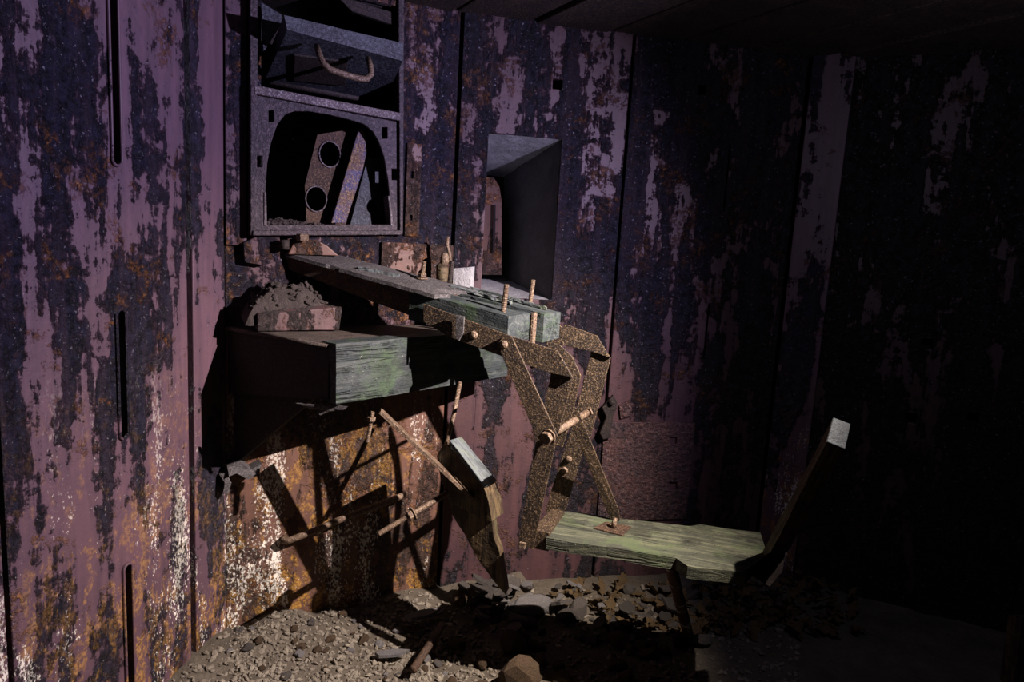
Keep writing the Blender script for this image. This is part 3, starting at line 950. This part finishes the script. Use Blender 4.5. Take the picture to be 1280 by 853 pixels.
# loose lath strips of split wood along the top
for i, (x0, y0, x1, y1, wd) in enumerate(((566, 358, 640, 379, .016), (590, 356, 655, 374, .014), (600, 366, 628, 376, .012), (640, 372, 684, 386, .014), (450, 336, 500, 345, .02))):
    ta, sa = locate(x0, y0); tb_, sb = locate(x1, y1)
    a, b = bt_(ta, sa, 0.0), bt_(tb_, sb, 0.0)
    c = (b - a).normalized().cross(V((0, 0, 1))) * wd
    bm = NB(); hexa(bm, [a - V((0, 0, .004)), b - V((0, 0, .004)), b + c - V((0, 0, .004)), a + c - V((0, 0, .004)), a + V((0, 0, .005)), b + V((0, 0, .004)), b + c + V((0, 0, .006)), a + c + V((0, 0, .006))])
    oriented('splintered_lath', bm, 'wood_face', beam, BD, rough=(0.012, 0.0028, 45, i))
# side clamp tab
NP0 = Plane((b0.x, b0.y), (bF.x, bF.y))      # vertical plane along the beam's near side
bm = NB()
prism(bm, [NP0.hit(x, y, 0.024) for x, y in ((570, 394), (580, 396), (579, 416), (573, 427), (569, 420))], NP0.n * -0.007)
obj('clamp_tab', bm, M['beamtop'], beam, bevel=0.001)

# ------------------------------------------------------------------ folding seat hung from the beam
def NPt(x, y, off): return NP0.hit(x, y, off)
pv = NPt(683, 548, 0.02)
seat = thing('folding_seat', V((NPt(657, 685, 0).x, NPt(657, 685, 0).y, 0.50)), 'wooden fold-out seat on rusty flat-iron hangers below the beam', 'seat')
def strap(name, pts, off, th, mat='iron', bev=0.0012, offs=None):
    bm = NB()
    P_ = [NPt(x, y, off if offs is None else offs[i]) for i, (x, y) in enumerate(pts)]
    prism(bm, P_, NP0.n * -th)
    return obj(name, bm, M[mat], seat, bevel=bev)
TH = 0.008
t_ = strap('top_strap', ((529, 380), (640, 421), (697, 439), (716, 473), (690, 467), (655, 456), (620, 443), (560, 421), (529, 402)), 0.012, TH)
strap('diagonal_strap', ((621, 430), (628, 422), (640, 422), (697, 546), (693, 556), (680, 556), (670, 546)), 0.021, TH)
st_ = strap('hanger_strap', ((689, 466), (697, 441), (716, 473), (694, 556), (666, 688), (648, 677), (669, 557)), 0.003, TH)
for x, y, par, off in ((592, 419, t_, .012), (630, 431, t_, .021)):
    bm = NB(); dome(bm, NPt(x, y, off), NP0.n, 0.013, 0.010)
    obj('bolt_head', bm, M['bolt'], par, smooth=True)
bm = NB()
c = NPt(654, 681, 0.005)
box(bm, NPt(650, 684, 0.002), NP0.d * 0.018, V((0, 0, 0.018)), NP0.n * 0.010)
obj('square_nut', bm, M['bolt'], st_, bevel=0.001)
# far pair
FO = -0.200
strap('top_strap', ((684, 404), (694, 402), (702, 409), (708, 406), (746, 420), (763, 448), (744, 441), (684, 427)), FO, TH)
fs = strap('hanger_strap', ((740, 436), (746, 420), (763, 448), (739, 545), (730, 560), (707, 637), (700, 645), (682, 640), (690, 610), (713, 540)), FO - 0.009, TH)
strap('middle_strap', ((683, 427), (699, 431), (715, 446), (726, 470), (717, 512), (703, 560), (694, 556), (706, 512), (711, 474), (703, 456), (684, 442)), -0.11, TH)
for x, y in ((711, 574), (706, 588)):
    bm = NB(); dome(bm, NPt(x, y, FO - 0.009), NP0.n, 0.011, 0.010)
    obj('bolt_head', bm, M['bolt'], fs, smooth=True)
# pivot bolt through both hangers
pa, pb_ = NPt(683, 548, 0.030), NPt(737, 514, FO - 0.03)
bm = NB(); tube(bm, [pa, pb_], 0.0085, 12)
pvt = obj('pivot_bolt', bm, M['bolt'], seat, smooth=True)
ax = (pb_ - pa).normalized()
bm = NB(); tube(bm, [pa + ax * 0.06, pb_ - ax * 0.02], 0.0115, 12)
obj('sleeve', bm, M['bolt'], pvt, smooth=True)
for p, r, h in ((pa, .020, .016), (pb_ - ax * 0.012, .022, .018)):
    bm = NB(); hexnut(bm, p, ax, r, h); obj('nut', bm, M['bolt'], pvt, bevel=0.001)
bm = NB(); tube(bm, [pa + ax * 0.008, pa + ax * 0.013], 0.024, 16); obj('washer', bm, M['bolt'], pvt)
bm = NB(); tube(bm, [NPt(664, 459, 0.008), NPt(684, 450, -0.16)], 0.005, 8); obj('cross_pin', bm, M['bolt'], seat, smooth=True)
# seat board
ZT = 0.53
def sp(x, y): return at_z(x, y, ZT)
outl = [sp(*p) for p in ((683, 673), (700, 676), (760, 684), (845, 698), (860, 708), (880, 711), (932, 716), (958, 690), (950, 666), (900, 660), (876, 656), (862, 658), (760, 647), (716, 640), (697, 639))]
bm = NB(); prism(bm, outl, V((0, 0, -0.036)))
SD = (outl[6] - outl[0]).normalized()
oriented('seat_board', bm, 'wood_seat', seat, SD, rough=(0.03, 0.0016, 15, 6))
# end block between hangers
bm = NB()
prism(bm, [V((p.x, p.y, ZT + 0.012)) for p in (NPt(664, 676, -0.004), NPt(686, 678, -0.004), NPt(706, 640, FO + 0.004), NPt(690, 638, FO + 0.004))], V((0, 0, -0.06)))
obj('hinge_block', bm, M['iron'], seat, bevel=0.002)
# long brace strap down to the seat plate
bp = ((713, 506), (722, 512), (773, 638), (775, 650), (770, 658), (763, 651), (716, 535), (708, 520))
offs = [-0.13, -0.13, -0.21, -0.215, -0.215, -0.215, -0.14, -0.13]
strap('brace_strap', bp, 0, TH, offs=offs)
bm = NB(); prism(bm, [sp(*p) for p in ((742, 662), (757, 654), (789, 660), (778, 671))], V((0, 0, 0.005)))
so = obj('seat_plate', bm, M['brown'], seat, bevel=0.001)
bm = NB()
c = sp(767, 662)
tube(bm, [c + V((0, 0, 0)), c + V((0, 0, .022)), c + V((.004, .004, .036))], [0.009, 0.008, 0.006], 10)
obj('hook_stud', bm, M['bolt'], so, smooth=True)
# end bracket and back post
bm = NB()
e = [sp(936, 718), sp(962, 694), sp(950, 664)]
prism(bm, [at_depth(930, 714, 1.78), at_depth(962, 692, 1.85), at_depth(984, 676, 1.91), at_depth(978, 715, 1.85), at_depth(962, 734, 1.81)], V((0.004, 0.008, 0)))
eb = obj('end_bracket', bm, M['darkiron'], seat, bevel=0.001)
bm = NB(); dome(bm, at_depth(978, 682, 1.88), (0, -1, 0.1), 0.008, 0.007); obj('rivet', bm, M['bolt'], eb, smooth=True)
# post: base at the bracket, top leaning right, up and towards the camera
T = [at_depth(1033, 553, 1.64), at_depth(1055, 562, 1.64), at_depth(1062, 531, 1.69), at_depth(1041, 523, 1.69)]
Bq = [at_depth(957, 704, 1.87), at_depth(985, 690, 1.87)]
dz = T[3] - T[0]
bm = NB()
dw = V((0.007, 0.055, 0.0))
hexa(bm, [Bq[0], Bq[1], Bq[1] + dw, Bq[0] + dw, T[0], T[1], T[2], T[3]])
po_ = oriented('back_post', bm, 'wood_brown', seat, (T[0] - Bq[0]), rough=(0.03, 0.0016, 18, 8))
bm = NB()
tn = (T[1] - T[0]).cross(T[3] - T[0]).normalized()
if tn.z < 0: tn = -tn
prism(bm, [t_p - tn * 0.002 for t_p in T], tn * 0.006)
obj('end_grain', bm, M['endgrain'], seat, bevel=0.001)

# rusty pipe prop under the seat
pt = at_depth(834, 690, 1.97); pt.z = ZT - 0.040
pbm = at_z(862, 800, 0.0); pbm.z = floor_h(pbm.x, pbm.y) - 0.01
bm = NB(); n_ = 12
tube(bm, [pt.lerp(pbm, i / n_) for i in range(n_ + 1)], [0.019 + 0.0012 * math.sin(i * 2.3) for i in range(n_ + 1)], 14)
o = oriented('pipe_prop', bm, 'pipe', None, (0, 0, 1), smooth=True)
tag(o, 'rusty pipe with peeling white paint propped under the seat', 'pipe')

# ------------------------------------------------------------------ hanging wooden chunk, rods and bolts below the shelf
def Yw(x): return 2.125 - 0.0012 * (x - 546)
wd = thing('broken_wood_bracket', at_depth(590, 650, Yw(590)), 'broken wooden bracket hanging on rods under the shelf', 'wood')
ext = V((0.036, 0.130, -0.023))
bm = NB()
up = [at_depth(x, y, Yw(x)) for x, y in ((556, 553), (575, 574), (604, 611), (611, 630), (615, 652), (600, 648), (583, 639), (562, 628), (551, 600), (546, 570))]
prism(bm, up, ext)
oriented('upper_block', bm, 'wood_brown', wd, V((0, 0, 1)), rough=(0.018, 0.0014, 22, 3))
bm = NB()
cap = [at_depth(557, 553, Yw(557)), at_depth(604, 611, Yw(604))]
nrm = (cap[1] - cap[0]).cross(ext).normalized()
if nrm.z < 0: nrm = -nrm
prism(bm, [cap[0] + nrm * .0015, cap[1] + nrm * .0015, cap[1] + ext + nrm * .0015, cap[0] + ext + nrm * .0015], nrm * 0.005)
oriented('cut_face', bm, 'wood_face', wd, cap[1] - cap[0], rough=(0.02, 0.0008, 22, 3))
bm = NB()
lowp = [at_depth(x, y, Yw(x) + 0.010) for x, y in ((560, 620), (585, 636), (615, 650), (617, 672), (624, 690), (627, 712), (632, 744), (618, 728), (602, 706), (592, 690), (583, 672), (572, 655), (566, 645))]
prism(bm, lowp, V((0.012, 0.120, -0.040)))
oriented('splintered_block', bm, 'wood_brown', wd, V((0, 0, 1)), rough=(0.018, 0.002, 22, 5))
# diagonal flat iron, seen edge on
bm = NB()
p, q = at_depth(473, 517, 2.03), at_depth(590, 627, 2.05)
dn = (q - p).normalized().cross(V((-0.12, 1, 0))).normalized() * 0.0115
prism(bm, [p, q, q + V((-0.004, 0.036, 0.0)), p + V((-0.006, 0.036, 0.0))], dn)
tag(obj('diagonal_flat_iron', bm, M['bolt'], bevel=0.001), 'thin rusty flat iron slanting down from the shelf to the hanging wood', 'iron bar')
# long bolt with nut
lb = thing('long_bolt', at_depth(510, 645, 2.04), 'long threaded bolt with a hex nut sticking out of the hanging wood', 'bolt')
p, q = at_depth(473, 668, 1.985), at_depth(562, 615, 2.115)
bm = NB(); threaded(bm, p, p.lerp(q, .45), 0.0088)
tube(bm, [p.lerp(q, .45), q], 0.0088, 12)
so = obj('shank', bm, M['bolt'], lb)
bm = NB(); hexnut(bm, p.lerp(q, .43), q - p, 0.020, 0.016); obj('nut', bm, M['bolt'], lb, bevel=0.001)
bm = NB(); tube(bm, [p.lerp(q, .47), p.lerp(q, .485)], 0.023, 14); obj('washer', bm, M['bolt'], lb)
# short bolt hanging under the shelf
sb = thing('short_bolt', at_depth(461, 552, 2.0), 'short rusty bolt hanging point down under the shelf', 'bolt')
bm = NB(); threaded(bm, at_depth(466, 515, 2.0), at_depth(459, 553, 2.0), 0.0065); obj('shank', bm, M['bolt'], sb)
bm = NB(); hexnut(bm, at_depth(464, 524, 2.0), at_depth(466, 515, 2.0) - at_depth(459, 553, 2.0), 0.014, 0.013); obj('nut', bm, M['bolt'], sb, bevel=0.001)
# hanging rod between shelf and wood
bm = NB(); p, q = at_depth(575, 478, 2.20), at_depth(558, 556, 2.09)
tube(bm, [p, p.lerp(q, .5) + V((0.003, 0, 0)), q], 0.0075, 10)
tag(obj('hanging_rod', bm, M['bolt'], smooth=True), 'short rusty rod between the timber face and the hanging wood', 'rod')
# vertical thin rod hanging behind (its shadow shows on the lit wall)
# hand bar on the lit wall
hb_ = [L.hit(356, 672, 0.004), L.hit(354, 676, 0.03), L.hit(362, 676, 0.04), L.hit(385, 667, 0.042), L.hit(430, 648, 0.042), L.hit(475, 631, 0.04), L.hit(500, 621, 0.035), L.hit(507, 617, 0.004)]
bm = NB(); tube(bm, hb_, [0.010, 0.011, 0.0115, 0.0115, 0.0115, 0.0115, 0.0115, 0.010], 12)
tag(obj('hand_bar', bm, M['bolt'], smooth=True), 'slanting rusty hand bar fixed low on the bright rusty wall', 'bar')
# torn metal strip on wall
tm = thing('torn_sheet', L.P(0.05, 0.60, 0.03), 'torn curled metal strip sticking out of the left wall under the shelf', 'scrap')
for pts_ in (((284, 582), (300, 577), (313, 587), (327, 580), (324, 594), (310, 600), (296, 592), (286, 596)),
             ((274, 594), (283, 590), (289, 604), (285, 620), (279, 616), (281, 604))):
    bm = NB(); P_ = [L.hit(x, y, 0.05 + 0.004 * i) for i, (x, y) in enumerate(pts_)]
    prism(bm, P_, L.n * -0.05); roughen(bm, 0.02, 0.002, 30)
    obj('curled_strip', bm, M['beamtop'], tm)

# small valve and pale block in the corner behind the beam
vt = thing('pipe_fitting', at_depth(553, 346, 2.42), 'small rusty pipe fitting in the corner behind the beam', 'fitting')
c = at_depth(553, 346, 2.42); c.z = ZS
def vx(x, y): return at_depth(x, y, 2.42)
bm = NB(); tube(bm, [c, vx(553, 343), vx(553, 333), vx(554, 331)], [0.018, 0.022, 0.022, 0.015], 12); obj('body', bm, M['wood_brown'], vt, smooth=True)
bm = NB(); tube(bm, [vx(554, 332), vx(556, 326), vx(556, 318), vx(556, 316)], [0.014, 0.017, 0.013, 0.006], 10); obj('cap', bm, M['bolt'], vt, smooth=True)
bm = NB(); tube(bm, [vx(563, 330), vx(562, 318), vx(559, 306), vx(560, 296)], 0.006, 8); obj('feed_pipe', bm, M['bolt'], vt, smooth=True)
bm = NB()
q0, q1 = at_depth(567, 336, 2.46), at_depth(589, 334, 2.46)
b_0, b_1 = V((q0.x, q0.y, ZS)), V((q1.x, q1.y, ZS))
hexa(bm, [b_0, b_1, b_1 + V((0.01, .05, 0)), b_0 + V((0.01, .05, 0)), q0, q1, q1 + V((0.01, .05, 0)), q0 + V((0.01, .05, 0))])
roughen(bm, 0.03, 0.001, 20)
tag(obj('concrete_block', bm, M['concrete']), 'pale grey concrete block standing in the corner behind the beam', 'block')

# hook hanging on the back wall seam
hk = thing('wall_hook', B2.hit(760, 550), 'black iron latch hook hanging on the back wall seam', 'hook')
bm = NB()
prism(bm, [B2.hit(x, y, 0.035) for x, y in ((767, 494), (772, 503), (771, 512), (767, 520), (766, 529), (763, 536), (765, 547), (754, 550), (750, 542), (755, 530), (758, 522), (753, 510), (760, 503))], B2.n * -0.018)
obj('hook_plate', bm, M['darkiron'], hk, bevel=0.003)
bm = NB(); tube(bm, [B2.hit(765, 503, 0.05), B2.hit(765, 503, 0.0)], 0.012, 10); obj('pin', bm, M['darkiron'], hk, smooth=True)
bm = NB(); prism(bm, [B2.hit(x, y, 0.012) for x, y in ((774, 508), (788, 500), (790, 520), (776, 524))], B2.n * -0.012); obj('keeper', bm, M['patch'], hk, bevel=0.002)

# timber stake at the right edge
bm = NB()
a, b = at_z(1266, 862, 0.0), at_depth(1279, 772, at_z(1266, 862, 0.0).y)
dx, dy = V((0.05, 0.02, 0)), V((-0.01, 0.05, 0))
hexa(bm, [a, a + dx, a + dx + dy, a + dy, b, b + dx, b + dx + dy + V((0, 0, -.03)), b + dy + V((0, 0, -.02))])
o = oriented('timber_stake', bm, 'wood_brown', None, (b - a), rough=(0.03, 0.0015, 20, 2))
tag(o, 'short upright timber stake at the right edge of the floor', 'stake')

# ------------------------------------------------------------------ floor litter
def stone_mesh(seed, flat=0.6):
    bm = NB(); bmesh.ops.create_icosphere(bm, subdivisions=2, radius=1.0)
    rnd = random.Random(seed)
    # cut a few flat facets
    for _ in range(7):
        n = V((rnd.uniform(-1, 1), rnd.uniform(-1, 1), rnd.uniform(-1, 1))).normalized(); d = rnd.uniform(0.55, 0.85)
        for v in bm.verts:
            k = v.co.dot(n) - d
            if k > 0: v.co -= n * k
    for v in bm.verts:
        v.co += noise.noise_vector(v.co * 1.9 + V((seed * 3.1, 0, 0))) * 0.16
    me = bpy.data.meshes.new('stone'); bm.to_mesh(me); bm.free()
    return me
stones = [stone_mesh(i) for i in range(8)]
slabs = []
for i in range(5):
    bm = NB(); rnd = random.Random(i + 50)
    n = rnd.randint(5, 7)
    pts_ = [V((math.cos(2 * PI * k / n + rnd.uniform(-.25, .25)) * rnd.uniform(.75, 1.1), math.sin(2 * PI * k / n) * rnd.uniform(.6, 1.0), -.14)) for k in range(n)]
    prism(bm, pts_, V((0, 0, 0.28)))
    roughen(bm, 0.5, 0.06, 1.5, i)
    bmesh.ops.recalc_face_normals(bm, faces=bm.faces)
    me = bpy.data.meshes.new('slab'); bm.to_mesh(me); bm.free(); slabs.append(me)
mats_done = {}
def variant(me, mat):
    k = (me.name, mat)
    if k not in mats_done:
        m2 = me.copy(); m2.materials.clear(); m2.materials.append(M[mat]); mats_done[k] = m2
    return mats_done[k]
def litter(name, me, mat, x, y, r, label, group, sx=1, sy=1, sz=0.7, tilt=0.25, sink=0.35, rot=None, dz=0.0):
    o = bpy.data.objects.new(name, variant(me, mat)); col.objects.link(o)
    o.location = (x, y, floor_h(x, y) + r * sz * (1 - sink) + dz)
    o.scale = (r * sx, r * sy, r * sz)
    o.rotation_euler = (random.uniform(-tilt, tilt), random.uniform(-tilt, tilt), random.uniform(0, 6.28) if rot is None else rot)
    tag(o, label, 'stone' if 'leaf' not in name else 'leaf', group)
    return o
def zone(px, py):
    for lim, txt in ((600, 'beside the hanging wood'), (640, 'below the hanging wood tip'), (690, 'below the iron hangers'), (740, 'under the seat by its hinge'), (790, 'under the middle of the seat'),
                     (840, 'left of the pipe prop'), (890, 'right of the pipe prop'), (940, 'under the right end of the seat'), (985, 'below the foot of the back post'), (1030, 'below the top of the back post'), (9999, 'right of the back post')):
        if px < lim: break
    return txt + (', close to the back wall' if py < 757 else ', midway to the room' if py < 776 else ', nearest the room')
def size(r, a, b): return 'small' if r < a else 'medium' if r < b else 'large'
rnd = random.Random(11)
random.seed(5)
G1 = 'rubble along the foot of the back wall'
def fl(x, y): return at_z(x, y, 0.03)
# main rubble field, pixels spread over the lit strip
for i in range(120):
    px = rnd.uniform(575, 880); py = rnd.uniform(741, 800) if px > 640 else rnd.uniform(741, 775)
    p = fl(px, py)
    if (V((p.x, p.y, 0)) - B1.a).dot(B1.n) < 0.04: continue
    r = rnd.choice((0.012, 0.016, 0.02, 0.026, 0.034))
    pale = 620 < px < 760 and py < 772 and rnd.random() < 0.55
    if rnd.random() < 0.45:
        litter('rubble_slab', rnd.choice(slabs), 'pale' if pale else 'stone', p.x, p.y, r * 1.3, size(r, .015, .025) + (' pale' if pale else ' dark') + ' flat rubble chip ' + zone(px, py),
               'pale chips' if pale else 'dark chips', sz=0.9, tilt=0.5, sink=-0.2, dz=r * 0.3)
    else:
        litter('rubble_stone', rnd.choice(stones), 'pale' if pale else rnd.choice(('stone', 'stone', 'brownstone')), p.x, p.y, r,
               size(r, .015, .025) + (' pale' if pale else ' dark') + ' angular rubble stone ' + zone(px, py), 'pale rubble stones' if pale else 'dark rubble stones',
               sx=rnd.uniform(.8, 1.5), sy=rnd.uniform(.7, 1.1), sz=rnd.uniform(.6, .9))
# notable stones
def big(px, py, r, mat, label, me=0, **k):
    p = fl(px, py)
    return litter('stone', stones[me], mat, p.x, p.y, r, label, None, **k)
def notag(o):
    if 'group' in o: del o['group']
    return o
notag(big(720, 770, 0.050, 'stone', 'largest upright grey stone in the rubble heap below the seat', 1, sx=.9, sy=.8, sz=1.0))
notag(big(665, 765, 0.060, 'pale', 'largest pale white stone in the rubble heap', 2, sx=1.5, sz=.6))
notag(big(617, 752, 0.055, 'stone', 'pinkish grey stone beside the tip of the hanging wood', 3, sx=1.2, sz=.7))
notag(big(640, 748, 0.034, 'pale', 'small upright pale stone beside the tip of the hanging wood', 4, sx=.7, sy=.6, sz=1.3))
notag(big(776, 800, 0.040, 'brownstone', 'rounded brown stone at the near edge of the rubble', 5, sx=1.2, sz=.8))
notag(big(642, 806, 0.050, 'brownstone', 'round brown stone half lit in the shadow of the seat', 6, sz=.9))
notag(big(650, 850, 0.075, 'brownstone', 'large rounded brown stone at the bottom edge in shadow', 7, sx=1.0, sz=1.1))
# pale slabs and rod lying on the floor by the left wall
for px, py, r, rot, lab in ((528, 776, 0.060, 0.6, 'pale broken slab lying in shadow at the foot of the left wall'), (490, 815, 0.050, 0.3, 'pale flat slab nearest the sunken sand by the left wall'),
                            (545, 768, 0.035, 0.7, 'small pale slab touching the back wall corner')):
    p = fl(px, py)
    notag(litter('broken_slab', slabs[1], 'pale', p.x, p.y, r, lab, None, sx=1.3, sy=.55, sz=.7, tilt=.06, sink=-.1, rot=rot))
p, q = at_z(516, 838, 0.04), at_z(553, 782, 0.05)
bm = NB(); tube(bm, [p, p.lerp(q, .5), q], 0.013, 10)
tag(obj('floor_rod', bm, M['brown'], smooth=True), 'rusty pipe piece lying on the floor beside the pale slabs', 'pipe')
# small stones in the dirt by the left wall
for i in range(60):
    px = rnd.uniform(285, 560); py = rnd.uniform(770, 853) - (px - 285) * 0.06
    p = fl(px, py)
    if (V((p.x, p.y, 0)) - L.a).dot(L.n) < 0.03: continue
    r = rnd.choice((0.006, 0.009, 0.012, 0.018))
    litter('gravel_stone', rnd.choice(stones), rnd.choice(('stone', 'brownstone', 'pale')), p.x, p.y, r, size(r, .008, .015) + ' stone in the dirt ' + ('near the left wall corner' if px < 380 else 'below the hand bar' if px < 470 else 'around the pale slabs') + (', at the bottom edge' if py > 815 else ', at the wall foot'), 'gravel by the left wall', sx=rnd.uniform(.8, 1.4), sz=rnd.uniform(.5, .9))
# dark lumps in the shadowed foreground
for i in range(45):
    px = rnd.uniform(560, 840); py = rnd.uniform(800, 853)
    p = fl(px, py); r = rnd.choice((0.01, 0.016, 0.024, 0.03))
    litter('clod', rnd.choice(stones), 'brownstone', p.x, p.y, r, size(r, .013, .028) + ' brown clod in shadow ' + ('by the large rounded stone' if px < 680 else 'below the seat hinge' if px < 760 else 'in front of the pipe prop') + (', at the bottom edge' if py > 828 else ', behind the front row'), 'foreground clods', sx=rnd.uniform(.8, 1.4), sz=rnd.uniform(.5, .9))
# fine grit covering the dirt, too small to count
bm = NB()
for i in range(4200):
    k = i % 3
    if k == 0: px, py = rnd.uniform(190, 620), rnd.uniform(752, 870)
    elif k == 1: px, py = rnd.uniform(540, 1000), rnd.uniform(738, 858)
    else: px, py = rnd.uniform(280, 540), rnd.uniform(745, 850)
    p = fl(px, py)
    if (V((p.x, p.y, 0)) - L.a).dot(L.n) < 0.012 or (V((p.x, p.y, 0)) - B1.a).dot(B1.n) < 0.012 or (V((p.x, p.y, 0)) - A.a).dot(A.n) < 0.012: continue
    r = rnd.choice((0.003, 0.004, 0.005, 0.007, 0.010))
    m = Matrix.Translation((p.x, p.y, floor_h(p.x, p.y) + r * 0.25)) @ Matrix.Rotation(rnd.uniform(0, 6.3), 4, V((rnd.uniform(-.6, .6), rnd.uniform(-.6, .6), 1)).normalized()) \
        @ Matrix.Diagonal((r * rnd.uniform(.7, 1.9), r * rnd.uniform(.6, 1.2), r * rnd.uniform(.4, .8), 1))
    add_ico(bm, m)
tag(obj('grit', bm, M['grit']), 'fine grit and crumbs strewn over the dirt floor', 'grit', kind='stuff')
# dry leaves
def leaf_mesh(seed):
    r_ = random.Random(seed)
    bm = NB()
    n = 14; mid = []; L_ = []; R_ = []
    for i in range(n + 1):
        t = i / n
        wv = math.sin(PI * t ** 0.85) * 0.42 * (1 + 0.35 * math.sin(t * 19 + seed)) + 0.015
        cz = 0.22 * math.sin(PI * t + seed) + 0.1 * math.sin(5 * t + seed)
        mid.append(bm.verts.new((t * 2 - 1, 0.06 * math.sin(3 * t), cz)))
        L_.append(bm.verts.new((t * 2 - 1 - .05, wv, cz + 0.18 + r_.uniform(-.07, .07))))
        R_.append(bm.verts.new((t * 2 - 1 - .05, -wv, cz + 0.14 + r_.uniform(-.07, .07))))
    for i in range(n):
        bm.faces.new((mid[i], mid[i + 1], L_[i + 1], L_[i])); bm.faces.new((R_[i], R_[i + 1], mid[i + 1], mid[i]))
    ex = bmesh.ops.extrude_face_region(bm, geom=bm.faces[:])
    for g in ex['geom']:
        if isinstance(g, bmesh.types.BMVert): g.co.z += 0.03
    me = bpy.data.meshes.new('leaf'); bm.to_mesh(me); bm.free()
    return me
leaves = [leaf_mesh(i) for i in range(6)]
for i in range(230):
    px = rnd.gauss(930, 80) if i % 3 else rnd.uniform(690, 1080)
    if not 680 < px < 1085: continue
    py = rnd.uniform(738, 790)
    p = fl(px, py)
    if (V((p.x, p.y, 0)) - B2.a).dot(B2.n) < 0.07 or (V((p.x, p.y, 0)) - R.a).dot(R.n) < 0.07: continue
    hp = 0.10 * math.exp(-((px - 975) / 75) ** 2 - ((py - 752) / 26) ** 2)
    r = rnd.uniform(0.022, 0.045)
    o = litter('dry_leaf', rnd.choice(leaves), 'leaf', p.x, p.y, r, size(r, .03, .038) + ' dry brown leaf ' + zone(px, py),
               'leaf heap' if px >= 890 else 'leaves in the rubble', sz=1.0, tilt=0.7, sink=0.6, dz=hp * rnd.uniform(.3, 1.0))

# helper bookkeeping off the objects
for o in bpy.data.objects:
    if '_base' in o: del o['_base']
